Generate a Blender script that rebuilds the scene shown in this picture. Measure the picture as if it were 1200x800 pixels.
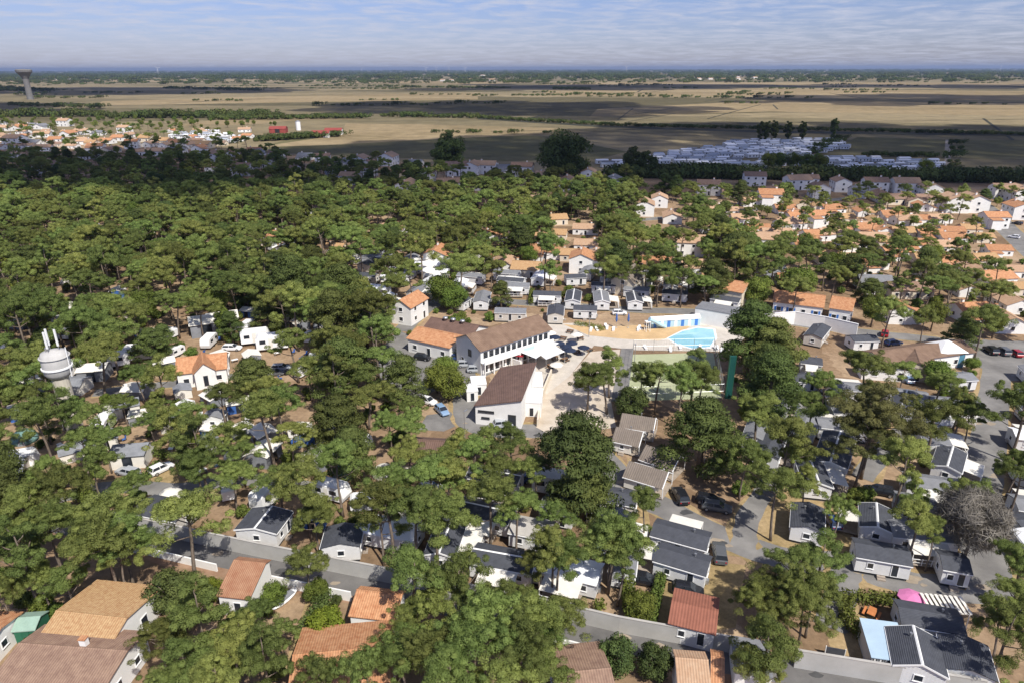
import bpy, math, random
import numpy as np
from mathutils import Matrix, Vector, Euler

for o in list(bpy.data.objects):
    bpy.data.objects.remove(o, do_unlink=True)
scene = bpy.context.scene
COL = scene.collection
random.seed(7)
RNG = np.random.default_rng(7)
R = math.radians

# ------------------------------------------------------------------ camera
CAM_H = 62.0
PITCH = math.atan(319 / 800)
ROLL = R(0.15)
cam_d = bpy.data.cameras.new('camera')
cam_d.sensor_width = 36
cam_d.lens = 24
cam_d.clip_start = 1
cam_d.clip_end = 120000
cam = bpy.data.objects.new('camera', cam_d)
COL.objects.link(cam)
CROT = Matrix.Rotation(math.pi / 2 - PITCH, 3, 'X') @ Matrix.Rotation(-ROLL, 3, 'Z')
cam.matrix_world = Matrix.Translation((0, 0, CAM_H)) @ CROT.to_4x4()
scene.camera = cam

# ------------------------------------------------------------------ sky, sun, exposure
SUN_EL = R(51)
SUN_H = Vector((0.54, -0.84, 0)).normalized()          # horizontal direction towards the sun
SUN_DIR = Vector((SUN_H.x * math.cos(SUN_EL), SUN_H.y * math.cos(SUN_EL), math.sin(SUN_EL)))
world = bpy.data.worlds.new('World')
scene.world = world
world.use_nodes = True
nt = world.node_tree
nt.nodes.clear()
wout = nt.nodes.new('ShaderNodeOutputWorld')
bg = nt.nodes.new('ShaderNodeBackground')
sky = nt.nodes.new('ShaderNodeTexSky')
sky.sky_type = 'NISHITA'
sky.sun_disc = False
sky.sun_elevation = SUN_EL
sky.sun_rotation = math.atan2(SUN_H.x, SUN_H.y)
sky.altitude = 60
sky.air_density = 1.15
sky.dust_density = 0.3
sky.ozone_density = 1.5
bg.inputs['Strength'].default_value = 0.15
# broken fair-weather cloud over the whole sky: noise on a plane overhead, so it flattens towards the horizon
tc = nt.nodes.new('ShaderNodeTexCoord')
sep = nt.nodes.new('ShaderNodeSeparateXYZ')
nt.links.new(tc.outputs['Generated'], sep.inputs[0])
def wmath(op, a, b=None):
    n = nt.nodes.new('ShaderNodeMath'); n.operation = op
    for i, v in enumerate((a, b)):
        if v is None: continue
        if isinstance(v, (int, float)): n.inputs[i].default_value = v
        else: nt.links.new(v, n.inputs[i])
    return n.outputs[0]
zz = wmath('ADD', wmath('MAXIMUM', sep.outputs['Z'], 0.0), 0.06)
u_ = wmath('DIVIDE', sep.outputs['X'], zz)
v_ = wmath('DIVIDE', sep.outputs['Y'], zz)
comb = nt.nodes.new('ShaderNodeCombineXYZ')
nt.links.new(u_, comb.inputs[0]); nt.links.new(v_, comb.inputs[1])
nz = nt.nodes.new('ShaderNodeTexNoise')
nz.inputs['Scale'].default_value = 2.2
nz.inputs['Detail'].default_value = 6
nz.inputs['Roughness'].default_value = 0.62
nz.inputs['Distortion'].default_value = 0.4
nt.links.new(comb.outputs[0], nz.inputs['Vector'])
rmp = nt.nodes.new('ShaderNodeValToRGB')
rmp.color_ramp.elements[0].position = 0.42
rmp.color_ramp.elements[0].color = (0, 0, 0, 1)
rmp.color_ramp.elements[1].position = 0.68
rmp.color_ramp.elements[1].color = (0.8, 0.8, 0.8, 1)
nt.links.new(nz.outputs['Fac'], rmp.inputs[0])
mixc = nt.nodes.new('ShaderNodeMix'); mixc.data_type = 'RGBA'
nt.links.new(rmp.outputs[0], mixc.inputs[0])
tint = nt.nodes.new('ShaderNodeMix'); tint.data_type = 'RGBA'; tint.blend_type = 'MULTIPLY'; tint.inputs[0].default_value = 1
tint.inputs[7].default_value = (.26, .288, .485, 1)
nt.links.new(sky.outputs[0], tint.inputs[6])
nt.links.new(tint.outputs[2], mixc.inputs[6])
mixc.inputs[7].default_value = (2.6, 2.72, 3.25, 1)
nt.links.new(mixc.outputs[2], bg.inputs['Color'])
nt.links.new(bg.outputs[0], wout.inputs['Surface'])

sun_d = bpy.data.lights.new('sun', 'SUN')
sun_d.energy = 3.7
sun_d.angle = R(0.5)
sun_d.color = (1.0, 0.95, 0.87)
sun = bpy.data.objects.new('sun', sun_d)
COL.objects.link(sun)
sun.rotation_euler = (-SUN_DIR).to_track_quat('-Z', 'Y').to_euler()
sun.location = (0, 0, 200)

scene.view_settings.view_transform = 'Standard'
scene.view_settings.look = 'None'
scene.view_settings.exposure = 0.66
scene.view_settings.gamma = 1.0
scene.view_settings.use_curve_mapping = False
scene.render.engine = 'CYCLES'
scene.cycles.use_denoising = True
scene.cycles.max_bounces = 8
scene.cycles.diffuse_bounces = 6
scene.cycles.transmission_bounces = 6
scene.cycles.transparent_max_bounces = 6
scene.cycles.volume_bounces = 0
scene.cycles.use_fast_gi = False

# ------------------------------------------------------------------ photo pixel -> place
def W(px, py, z=0.0):
    """Point at height z seen at photograph pixel (px, py) of 1200 x 800."""
    d = CROT @ Vector(((px - 600) / 800, -(py - 400) / 800, -1))
    t = (z - CAM_H) / d.z
    return Vector((d.x * t, d.y * t, z))
CINV = CROT.inverted()
def P(v):
    q = CINV @ (Vector(v) - Vector((0, 0, CAM_H)))
    return (600 + 800 * q.x / -q.z, 400 - 800 * q.y / -q.z)

# ------------------------------------------------------------------ materials
MATS = {}
def mat(name, col, rough=0.75, var=0.0, scale=1.0, spec=0.25, metal=0.0, bump=0.0, col2=None, detail=4, coords='Object', stretch=None, emis=None, band=None, rnd=0.0):
    if name in MATS: return MATS[name]
    m = bpy.data.materials.new(name); m.use_nodes = True
    t = m.node_tree; b = t.nodes['Principled BSDF']
    b.inputs['Roughness'].default_value = rough
    b.inputs['Specular IOR Level'].default_value = spec
    b.inputs['Metallic'].default_value = metal
    b.inputs['Base Color'].default_value = (*col, 1)
    cur = None
    if var > 0 or col2:
        tc = t.nodes.new('ShaderNodeTexCoord')
        vec = tc.outputs[coords]
        if stretch:
            mp = t.nodes.new('ShaderNodeMapping'); mp.inputs['Scale'].default_value = stretch
            t.links.new(vec, mp.inputs[0]); vec = mp.outputs[0]
        n = t.nodes.new('ShaderNodeTexNoise'); n.inputs['Scale'].default_value = scale
        n.inputs['Detail'].default_value = detail; n.inputs['Roughness'].default_value = 0.65
        t.links.new(vec, n.inputs['Vector'])
        r = t.nodes.new('ShaderNodeValToRGB')
        c2 = col2 or tuple(min(1, c * (1 + var)) for c in col)
        c1 = col if col2 else tuple(c * (1 - var) for c in col)
        r.color_ramp.elements[0].position = 0.33; r.color_ramp.elements[0].color = (*c1, 1)
        r.color_ramp.elements[1].position = 0.67; r.color_ramp.elements[1].color = (*c2, 1)
        t.links.new(n.outputs['Fac'], r.inputs[0])
        cur = r.outputs[0]
        if band:      # courses of tiles or boards across the slope: (axis, per metre, depth)
            wv = t.nodes.new('ShaderNodeTexWave'); wv.wave_type = 'BANDS'; wv.bands_direction = band[0]
            wv.inputs['Scale'].default_value = band[1]; wv.inputs['Distortion'].default_value = 0.6
            wv.inputs['Detail'].default_value = 1
            t.links.new(tc.outputs['Object'], wv.inputs['Vector'])
            mx = t.nodes.new('ShaderNodeMix'); mx.data_type = 'RGBA'; mx.blend_type = 'MULTIPLY'
            mx.inputs[0].default_value = band[2]
            t.links.new(cur, mx.inputs[6]); t.links.new(wv.outputs['Color'], mx.inputs[7])
            cur = mx.outputs[2]
            bp = t.nodes.new('ShaderNodeBump'); bp.inputs['Strength'].default_value = 0.5; bp.inputs['Distance'].default_value = 0.06
            t.links.new(wv.outputs['Fac'], bp.inputs['Height']); t.links.new(bp.outputs[0], b.inputs['Normal'])
        elif bump:
            bp = t.nodes.new('ShaderNodeBump'); bp.inputs['Strength'].default_value = bump; bp.inputs['Distance'].default_value = 0.1
            t.links.new(n.outputs['Fac'], bp.inputs['Height']); t.links.new(bp.outputs[0], b.inputs['Normal'])
    if rnd:           # each copy a little different
        oi = t.nodes.new('ShaderNodeObjectInfo'); hs = t.nodes.new('ShaderNodeHueSaturation')
        mr = t.nodes.new('ShaderNodeMapRange'); mr.inputs['To Min'].default_value = 1 - rnd; mr.inputs['To Max'].default_value = 1 + rnd
        t.links.new(oi.outputs['Random'], mr.inputs['Value']); t.links.new(mr.outputs[0], hs.inputs['Value'])
        if cur: t.links.new(cur, hs.inputs['Color'])
        else: hs.inputs['Color'].default_value = (*col, 1)
        cur = hs.outputs[0]
    if cur: t.links.new(cur, b.inputs['Base Color'])
    if emis: b.inputs['Emission Color'].default_value = (*col, 1); b.inputs['Emission Strength'].default_value = emis
    MATS[name] = m
    return m

def leaf_mat(name, dark, light, trans=0.3, rnd=0.22, hue=0.02):
    m = bpy.data.materials.new(name); m.use_nodes = True
    t = m.node_tree; b = t.nodes['Principled BSDF']; out = t.nodes['Material Output']
    b.inputs['Roughness'].default_value = 0.7; b.inputs['Specular IOR Level'].default_value = 0.15
    at = t.nodes.new('ShaderNodeAttribute'); at.attribute_name = 'tint'
    mx = t.nodes.new('ShaderNodeMix'); mx.data_type = 'RGBA'
    mx.inputs[6].default_value = (*dark, 1); mx.inputs[7].default_value = (*light, 1)
    t.links.new(at.outputs['Fac'], mx.inputs[0])
    oi = t.nodes.new('ShaderNodeObjectInfo'); hs = t.nodes.new('ShaderNodeHueSaturation')
    mr = t.nodes.new('ShaderNodeMapRange'); mr.inputs['To Min'].default_value = 1 - rnd; mr.inputs['To Max'].default_value = 1 + rnd
    t.links.new(oi.outputs['Random'], mr.inputs['Value']); t.links.new(mr.outputs[0], hs.inputs['Value'])
    ml = t.nodes.new('ShaderNodeMath'); ml.operation = 'MULTIPLY_ADD'
    ml.inputs[1].default_value = 7.31; ml.inputs[2].default_value = 0
    t.links.new(oi.outputs['Random'], ml.inputs[0])
    fr = t.nodes.new('ShaderNodeMath'); fr.operation = 'FRACT'; t.links.new(ml.outputs[0], fr.inputs[0])
    mh = t.nodes.new('ShaderNodeMapRange'); mh.inputs['To Min'].default_value = 0.5 - hue; mh.inputs['To Max'].default_value = 0.5 + hue
    t.links.new(fr.outputs[0], mh.inputs['Value']); t.links.new(mh.outputs[0], hs.inputs['Hue'])
    t.links.new(mx.outputs[2], hs.inputs['Color'])
    t.links.new(hs.outputs[0], b.inputs['Base Color'])
    tr = t.nodes.new('ShaderNodeBsdfTranslucent'); t.links.new(hs.outputs[0], tr.inputs['Color'])
    ms = t.nodes.new('ShaderNodeMixShader'); ms.inputs[0].default_value = trans
    t.links.new(b.outputs[0], ms.inputs[1]); t.links.new(tr.outputs[0], ms.inputs[2])
    t.links.new(ms.outputs[0], out.inputs['Surface'])
    MATS[name] = m
    return m

M_pine = leaf_mat('pine_needles', (0.14, 0.182, 0.05), (0.325, 0.375, 0.11), trans=.45, rnd=.34, hue=.024)
M_cyp = leaf_mat('cypress_leaf', (0.09, 0.12, 0.038), (0.20, 0.245, 0.07), trans=.42)
M_dec = leaf_mat('broad_leaf', (0.12, 0.165, 0.036), (0.26, 0.32, 0.066), trans=.42)
M_yel = leaf_mat('bright_leaf', (0.12, 0.17, 0.02), (0.25, 0.30, 0.04))
M_dark = leaf_mat('evergreen_leaf', (0.06, 0.085, 0.028), (0.135, 0.17, 0.05))
M_twig = leaf_mat('grey_twig', (0.10, 0.09, 0.075), (0.22, 0.20, 0.17), trans=0.1, hue=0.0)
M_hedge = leaf_mat('hedge_leaf', (0.09, 0.12, 0.026), (0.20, 0.24, 0.055))
M_brownpine = leaf_mat('dull_pine_needles', (0.11, 0.11, 0.038), (0.22, 0.21, 0.08), trans=.4)
M_bark = mat('pine_bark', (0.17, 0.135, 0.105), 0.9, 0.45, 6, stretch=(1, 1, .2))
M_white = mat('white_render', (0.78, 0.77, 0.74), 0.8, 0.05, 0.7)
M_cream = mat('cream_render', (0.66, 0.58, 0.46), 0.8, 0.07, 0.7)
M_mob = mat('mobile_home_cladding', (0.76, 0.76, 0.75), 0.55, 0.04, 1.2, band=('Z', 2.2, .12))
M_mobb = mat('beige_cladding', (0.60, 0.56, 0.50), 0.6, 0.05, 1.2, band=('Z', 2.2, .15))
M_slate = mat('slate_roof_sheet', (0.075, 0.08, 0.095), 0.7, 0.16, 1.1, band=('Y', 1.6, .18))
M_slate2 = mat('grey_roof_sheet', (0.22, 0.225, 0.24), 0.7, 0.12, 1.1, band=('Y', 1.6, .15))
M_trim = mat('white_trim', (0.80, 0.80, 0.79), 0.5)
M_glass = mat('window_glass', (0.025, 0.03, 0.038), 0.08, spec=0.6)
M_terra = mat('terracotta_tile', (0.40, 0.17, 0.08), 0.85, col2=(0.58, 0.32, 0.17), scale=1.5, detail=8, band=('X', 1.1, .2), rnd=0.1)
M_gold = mat('golden_tile', (0.40, 0.22, 0.105), 0.85, col2=(0.56, 0.38, 0.20), scale=2.6, detail=8, band=('X', 1.1, .2))
M_ttan = mat('pale_tile', (0.46, 0.28, 0.17), 0.85, col2=(0.55, 0.38, 0.25), scale=1.2, detail=8, band=('X', 1.1, .2), rnd=0.1)
M_tbrown = mat('weathered_tile', (0.24, 0.15, 0.11), 0.85, col2=(0.36, 0.24, 0.17), scale=1.2, detail=8, band=('X', 1.1, .2))
M_brown = mat('brown_roof', (0.135, 0.085, 0.068), 0.85, col2=(0.20, 0.125, 0.098), scale=0.6, detail=8, band=('X', .9, .22))
M_brown2 = mat('faded_brown_roof', (0.17, 0.108, 0.075), 0.85, col2=(0.27, 0.18, 0.125), scale=0.5, detail=8, band=('X', .9, .22))
M_red = mat('brick_red_sheet', (0.30, 0.12, 0.08), 0.8, 0.12, 0.9, band=('X', .9, .18))
M_chalet = mat('taupe_roof', (0.21, 0.175, 0.145), 0.85, 0.12, 0.9, band=('X', .9, .15))
M_wood = mat('brown_wood', (0.20, 0.12, 0.07), 0.8, 0.25, 2, stretch=(.2, 1, 1))
M_deck = mat('grey_deck', (0.33, 0.28, 0.23), 0.8, 0.2, 2)
M_canvas = mat('off_white_canvas', (0.72, 0.69, 0.62), 0.9, 0.06, 1)
M_greyc = mat('grey_canvas', (0.22, 0.23, 0.25), 0.9, 0.15, 1)
M_bluec = mat('blue_canvas', (0.05, 0.13, 0.38), 0.85, 0.15, 1)
M_tealc = mat('teal_canvas', (0.16, 0.28, 0.26), 0.85, 0.2, 1)
M_conc = mat('pale_concrete', (0.42, 0.40, 0.37), 0.9, 0.14, 0.5, detail=8, bump=.2)
M_concwall = mat('concrete_wall', (0.38, 0.37, 0.345), 0.9, col2=(0.46, 0.45, 0.425), scale=0.35, detail=9, coords='Generated' if False else 'Object', bump=.15)
M_tower = mat('tower_concrete', (0.46, 0.45, 0.43), 0.9, 0.16, 0.5, detail=8, stretch=(1, 1, .3))
M_tyre = mat('tyre', (0.02, 0.02, 0.02), 0.85)
M_steel = mat('galvanised_steel', (0.45, 0.46, 0.47), 0.4, metal=0.7)
M_dkmetal = mat('dark_metal', (0.05, 0.055, 0.06), 0.5)
M_lamp = mat('lamp_lens', (0.75, 0.75, 0.72), 0.2, spec=0.5)
M_greenp = mat('green_panel', (0.012, 0.075, 0.065), 0.6, 0.1, 1)
M_shedg = mat('green_shed', (0.03, 0.14, 0.08), 0.7, 0.1, 1)
M_shedr = mat('pale_green_roof', (0.28, 0.40, 0.33), 0.7, 0.1, 1)
M_bluegl = mat('blue_glazing', (0.10, 0.25, 0.36), 0.15, spec=0.6)
M_bluew = mat('blue_shutter', (0.06, 0.20, 0.55), 0.6)
M_ltblue = mat('light_blue_paint', (0.42, 0.60, 0.70), 0.6)
M_pink = mat('pink_fabric', (0.62, 0.20, 0.40), 0.8)
M_redp = mat('red_paint', (0.38, 0.02, 0.03), 0.5)
M_orange = mat('orange_wood', (0.50, 0.19, 0.07), 0.7, 0.15, 2)
CARPAINT = {n: mat('car_paint_' + n, c, 0.25, spec=0.6) for n, c in dict(white=(.75, .75, .75), silver=(.38, .40, .42), grey=(.10, .105, .11),
            black=(.015, .016, .02), blue=(.03, .06, .16), red=(.32, .015, .02), paleblue=(.22, .33, .48)).items()}

# ------------------------------------------------------------------ mesh helpers
class MB:
    def __init__(s): s.v = []; s.f = []; s.m = []; s.mats = []
    def mi(s, m):
        if m not in s.mats: s.mats.append(m)
        return s.mats.index(m)
    def add(s, vs, fs, m):
        k = len(s.v); i = s.mi(m)
        s.v += [tuple(v) for v in vs]
        for f in fs: s.f.append([k + a for a in f]); s.m.append(i)
        return s
    def box(s, x0, x1, y0, y1, z0, z1, m):
        return s.add([(x0, y0, z0), (x1, y0, z0), (x1, y1, z0), (x0, y1, z0), (x0, y0, z1), (x1, y0, z1), (x1, y1, z1), (x0, y1, z1)],
                     [(3, 2, 1, 0), (4, 5, 6, 7), (0, 1, 5, 4), (1, 2, 6, 5), (2, 3, 7, 6), (3, 0, 4, 7)], m)
    def hexa(s, b, t, m):            # bottom and top quads, both counter-clockwise from above
        return s.add(list(b) + list(t), [(3, 2, 1, 0), (4, 5, 6, 7), (0, 1, 5, 4), (1, 2, 6, 5), (2, 3, 7, 6), (3, 0, 4, 7)], m)
    def prism_x(s, poly, x0, x1, m):   # polygon in (y, z), run along x
        n = len(poly)
        vs = [(x0, y, z) for y, z in poly] + [(x1, y, z) for y, z in poly]
        fs = [tuple(range(n))[::-1], tuple(range(n, 2 * n))] + [(i, (i + 1) % n, n + (i + 1) % n, n + i) for i in range(n)]
        return s.add(vs, fs, m)
    def prism_z(s, poly, z0, z1, m):
        n = len(poly)
        vs = [(x, y, z0) for x, y in poly] + [(x, y, z1) for x, y in poly]
        fs = [tuple(range(n))[::-1], tuple(range(n, 2 * n))] + [(i, (i + 1) % n, n + (i + 1) % n, n + i) for i in range(n)]
        return s.add(vs, fs, m)
    def tube(s, pts, rad, m, n=7):
        rings = []
        pts = [Vector(p) for p in pts]
        for i, p in enumerate(pts):
            a = pts[max(i - 1, 0)]; b = pts[min(i + 1, len(pts) - 1)]
            d = (b - a).normalized()
            u = d.cross(Vector((0, 1, 0)) if abs(d.y) < .9 else Vector((1, 0, 0))).normalized(); w = d.cross(u)
            r = rad[i] if isinstance(rad, (list, tuple)) else rad
            rings.append([p + (u * math.cos(2 * math.pi * k / n) + w * math.sin(2 * math.pi * k / n)) * r for k in range(n)])
        vs = [v for r_ in rings for v in r_]; fs = []
        for i in range(len(rings) - 1):
            for k in range(n):
                a = i * n + k; b = i * n + (k + 1) % n
                fs.append((a, a + n, b + n, b))
        fs.append(tuple(range(n))); fs.append(tuple(range((len(rings) - 1) * n, len(rings) * n))[::-1])
        return s.add(vs, fs, m)
    def lathe(s, prof, m, n=24, cx=0, cy=0):
        vs = [(cx + r * math.cos(2 * math.pi * k / n), cy + r * math.sin(2 * math.pi * k / n), z) for r, z in prof for k in range(n)]
        fs = []
        for i in range(len(prof) - 1):
            for k in range(n):
                a = i * n + k; b = i * n + (k + 1) % n
                fs.append((a, b, b + n, a + n))
        fs.append(tuple(range(n))[::-1]); fs.append(tuple(range((len(prof) - 1) * n, len(prof) * n)))
        return s.add(vs, fs, m)
    def mesh(s, name, smooth=False):
        me = bpy.data.meshes.new(name)
        me.from_pydata(s.v, [], s.f)
        for m in s.mats: me.materials.append(m)
        me.polygons.foreach_set('material_index', s.m)
        if smooth: me.polygons.foreach_set('use_smooth', [True] * len(s.f))
        me.update()
        return me
    def build(s, name, parent=None, smooth=False):
        return obj(name, s.mesh(name, smooth), parent)

def obj(name, data, parent=None, loc=None, rz=None):
    o = bpy.data.objects.new(name, data)
    COL.objects.link(o)
    if parent is not None: o.parent = parent
    if loc is not None: o.location = loc
    if rz is not None: o.rotation_euler = (0, 0, rz)
    return o
def tag(o, label, cat, group=None):
    o['label'] = label; o['category'] = cat
    if group: o['group'] = group
    return o
def thing(name, label, cat, loc, rz=0.0, group=None, s=None):
    o = obj(name, None, None, loc, rz)
    o.empty_display_size = 0.5
    if s: o.scale = (s, s, s) if isinstance(s, (int, float)) else s
    return tag(o, label, cat, group)
def structure(o): o['kind'] = 'structure'; return o
def stuff(o): o['kind'] = 'stuff'; return o
def dup(root, loc, rz, label=None, group=None, s=None):
    r = root.copy(); COL.objects.link(r)
    r.location = loc; r.rotation_euler = (0, 0, rz)
    if s: r.scale = (s, s, s) if isinstance(s, (int, float)) else s
    if label: r['label'] = label
    if group: r['group'] = group
    for ch in KIDS.get(root.name, ()):
        c = ch.copy(); COL.objects.link(c); c.parent = r
        for g in KIDS.get(ch.name, ()):
            d = g.copy(); COL.objects.link(d); d.parent = c
    return r
KIDS = {}
def remember(root):               # note a prototype's parts so that copying stays quick
    kids = {}
    for o in COL.objects:
        if o.parent is not None: kids.setdefault(o.parent.name, []).append(o)
    KIDS[root.name] = kids.get(root.name, [])
    for c in KIDS[root.name]: KIDS[c.name] = kids.get(c.name, [])

OCC = []                          # footprints that trees keep clear of: centre, cos, sin, half length, half width
def occ(x, y, a, hl, hw): OCC.append((x, y, math.cos(a), math.sin(a), hl, hw))
def free(x, y, mar=0.6):
    for (cx, cy, c, s, hl, hw) in OCC:
        dx = x - cx; dy = y - cy
        if abs(dx) > 40 or abs(dy) > 40: continue
        if abs(dx * c + dy * s) < hl + mar and abs(-dx * s + dy * c) < hw + mar: return False
    return True
def inpoly(x, y, poly):
    c = False; n = len(poly); j = n - 1
    for i in range(n):
        xi, yi = poly[i]; xj, yj = poly[j]
        if (yi > y) != (yj > y) and x < (xj - xi) * (y - yi) / (yj - yi) + xi: c = not c
        j = i
    return c

def sheet(name, pts, z, m, label=None):      # flat polygon on the ground from photo pixels
    mb = MB(); vs = [W(px, py, z) for px, py in pts]
    mb.add(vs, [tuple(range(len(vs)))[::-1]], m)
    o = mb.build(name)
    me = o.data
    if me.polygons[0].normal.z < 0: me.flip_normals()
    return structure(o)
def smooth_line(pts, k=6):
    out = []
    for i in range(len(pts) - 1):
        p0 = pts[max(i - 1, 0)]; p1 = pts[i]; p2 = pts[i + 1]; p3 = pts[min(i + 2, len(pts) - 1)]
        for j in range(k):
            t = j / k
            out.append(0.5 * ((2 * p1) + (p2 - p0) * t + (2 * p0 - 5 * p1 + 4 * p2 - p3) * t * t + (3 * p1 - p0 - 3 * p2 + p3) * t ** 3))
    out.append(pts[-1])
    return out
def ribbon(name, pix, width, z, m, kind=True, keep=True, wob=0.0):
    pts = smooth_line([W(px, py, z) for px, py in pix])
    L = []; Rr = []
    for i, p in enumerate(pts):
        d = (pts[min(i + 1, len(pts) - 1)] - pts[max(i - 1, 0)]).normalized()
        n = Vector((-d.y, d.x, 0))
        a = width / 2 + random.uniform(-wob, wob); b = width / 2 + random.uniform(-wob, wob)
        L.append(p + n * a); Rr.append(p - n * b)
        if keep and i: 
            q = pts[i - 1]; mid = (p + q) / 2; occ(mid.x, mid.y, math.atan2(d.y, d.x), (p - q).length / 2, width / 2)
    n = len(pts); mb = MB()
    mb.add(L + Rr, [(n + i, n + i + 1, i + 1, i) for i in range(n - 1)], m)
    o = mb.build(name)
    return structure(o) if kind else o
# ------------------------------------------------------------------ ground, fields, roads
def ground_mat(name, cols, cell, stretch, nscale, nmix=0.5, fine=None):
    m = bpy.data.materials.new(name); m.use_nodes = True
    t = m.node_tree; b = t.nodes['Principled BSDF']; b.inputs['Roughness'].default_value = 0.95; b.inputs['Specular IOR Level'].default_value = 0.05
    tc = t.nodes.new('ShaderNodeTexCoord'); mp = t.nodes.new('ShaderNodeMapping')
    mp.inputs['Scale'].default_value = (cell * stretch[0], cell * stretch[1], 1); mp.inputs['Rotation'].default_value = (0, 0, R(4))
    t.links.new(tc.outputs['Object'], mp.inputs[0])
    wn = t.nodes.new('ShaderNodeTexNoise'); wn.inputs['Scale'].default_value = 2.2; wn.inputs['Detail'].default_value = 3
    t.links.new(mp.outputs[0], wn.inputs['Vector'])
    vm = t.nodes.new('ShaderNodeVectorMath'); vm.operation = 'MULTIPLY_ADD'; vm.inputs[1].default_value = (.5, .5, 0)
    t.links.new(wn.outputs['Color'], vm.inputs[0]); t.links.new(mp.outputs[0], vm.inputs[2])
    vo = t.nodes.new('ShaderNodeTexVoronoi'); vo.inputs['Scale'].default_value = 1.0; vo.voronoi_dimensions = '2D'
    t.links.new(vm.outputs[0], vo.inputs['Vector'])
    sp = t.nodes.new('ShaderNodeSeparateColor'); t.links.new(vo.outputs['Color'], sp.inputs[0])
    no = t.nodes.new('ShaderNodeTexNoise'); no.inputs['Scale'].default_value = nscale; no.inputs['Detail'].default_value = 10; no.inputs['Roughness'].default_value = 0.7
    t.links.new(tc.outputs['Object'], no.inputs['Vector'])
    mx = t.nodes.new('ShaderNodeMix'); mx.inputs[0].default_value = nmix
    t.links.new(sp.outputs[0], mx.inputs[2]); t.links.new(no.outputs['Fac'], mx.inputs[3])
    r = t.nodes.new('ShaderNodeValToRGB'); r.color_ramp.interpolation = 'LINEAR'
    while len(r.color_ramp.elements) < len(cols): r.color_ramp.elements.new(0.5)
    for i, (p, c) in enumerate(cols):
        r.color_ramp.elements[i].position = p; r.color_ramp.elements[i].color = (*c, 1)
    t.links.new(mx.outputs[0], r.inputs[0])
    cur = r.outputs[0]
    if fine:
        n2 = t.nodes.new('ShaderNodeTexNoise'); n2.inputs['Scale'].default_value = fine; n2.inputs['Detail'].default_value = 8; n2.inputs['Roughness'].default_value = 0.75
        t.links.new(tc.outputs['Object'], n2.inputs['Vector'])
        mr = t.nodes.new('ShaderNodeMapRange'); mr.inputs['From Min'].default_value = .3; mr.inputs['From Max'].default_value = .7
        mr.inputs['To Min'].default_value = .68; mr.inputs['To Max'].default_value = 1.25
        t.links.new(n2.outputs['Fac'], mr.inputs['Value'])
        m2 = t.nodes.new('ShaderNodeMix'); m2.data_type = 'RGBA'; m2.blend_type = 'MULTIPLY'; m2.inputs[0].default_value = 1
        t.links.new(cur, m2.inputs[6]); t.links.new(mr.outputs[0], m2.inputs[7]); cur = m2.outputs[2]
    t.links.new(cur, b.inputs['Base Color'])
    return m

M_marsh = ground_mat('dry_marsh_grass', [(0.22, (0.115, 0.10, 0.055)), (0.42, (0.165, 0.14, 0.08)), (0.6, (0.22, 0.18, 0.105)), (0.8, (0.29, 0.235, 0.14))], 0.0042, (0.35, 1.0), 0.0022, 0.5, fine=0.03)
M_soil = ground_mat('needle_litter', [(0.25, (0.15, 0.10, 0.06)), (0.45, (0.25, 0.17, 0.105)), (0.6, (0.35, 0.25, 0.16)), (0.78, (0.47, 0.36, 0.24))], 0.06, (1, 1), 0.055, 0.75, fine=0.9)
M_drygrass = ground_mat('parched_lawn', [(0.25, (0.22, 0.17, 0.08)), (0.5, (0.34, 0.25, 0.13)), (0.75, (0.42, 0.31, 0.18))], 0.15, (1, 1), 0.25, 0.8, fine=1.6)
M_tanfield = ground_mat('stubble_field', [(0.25, (0.21, 0.165, 0.09)), (0.5, (0.285, 0.22, 0.125)), (0.75, (0.36, 0.285, 0.17))], 0.006, (.4, 1), 0.01, 0.7, fine=0.06)
M_olive = ground_mat('rough_pasture', [(0.25, (0.11, 0.105, 0.05)), (0.5, (0.15, 0.135, 0.07)), (0.75, (0.20, 0.17, 0.09))], 0.008, (.4, 1), 0.012, 0.7, fine=0.05)
M_asph = mat('worn_asphalt', (0.135, 0.13, 0.125), 0.9, col2=(0.25, 0.24, 0.225), scale=0.16, detail=10)
M_asph2 = mat('lane_asphalt', (0.10, 0.097, 0.094), 0.9, col2=(0.18, 0.172, 0.163), scale=0.16, detail=10)
M_path = mat('pale_paving', (0.46, 0.42, 0.36), 0.9, col2=(0.58, 0.53, 0.46), scale=0.5, detail=8)
M_sand = mat('sandy_earth', (0.43, 0.36, 0.28), 0.95, col2=(0.58, 0.51, 0.42), scale=0.3, detail=9)
M_verge = mat('red_brown_verge', (0.22, 0.13, 0.08), 0.95, col2=(0.32, 0.21, 0.14), scale=0.6, detail=9)
M_court = mat('faded_green_court', (0.32, 0.35, 0.20), 0.9, col2=(0.42, 0.44, 0.28), scale=0.2, detail=7)
M_water = mat('pool_water', (0.24, 0.50, 0.60), 0.08, col2=(0.32, 0.58, 0.66), scale=0.25, spec=0.5)
M_kerb = mat('kerb_stone', (0.50, 0.49, 0.46), 0.9, 0.1, 1)

g = MB(); G_ = 60000
g.add([(-G_, -400, 0), (G_, -400, 0), (G_, G_, 0), (-G_, G_, 0)], [(0, 1, 2, 3)], M_marsh)
structure(g.build('ground'))
sheet('camp_ground', [(-900, 1050), (2100, 1050), (1500, 330), (1290, 214), (760, 205), (560, 197), (420, 187), (200, 172), (0, 166), (-130, 166), (-600, 400)], 0.01, M_soil)
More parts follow.
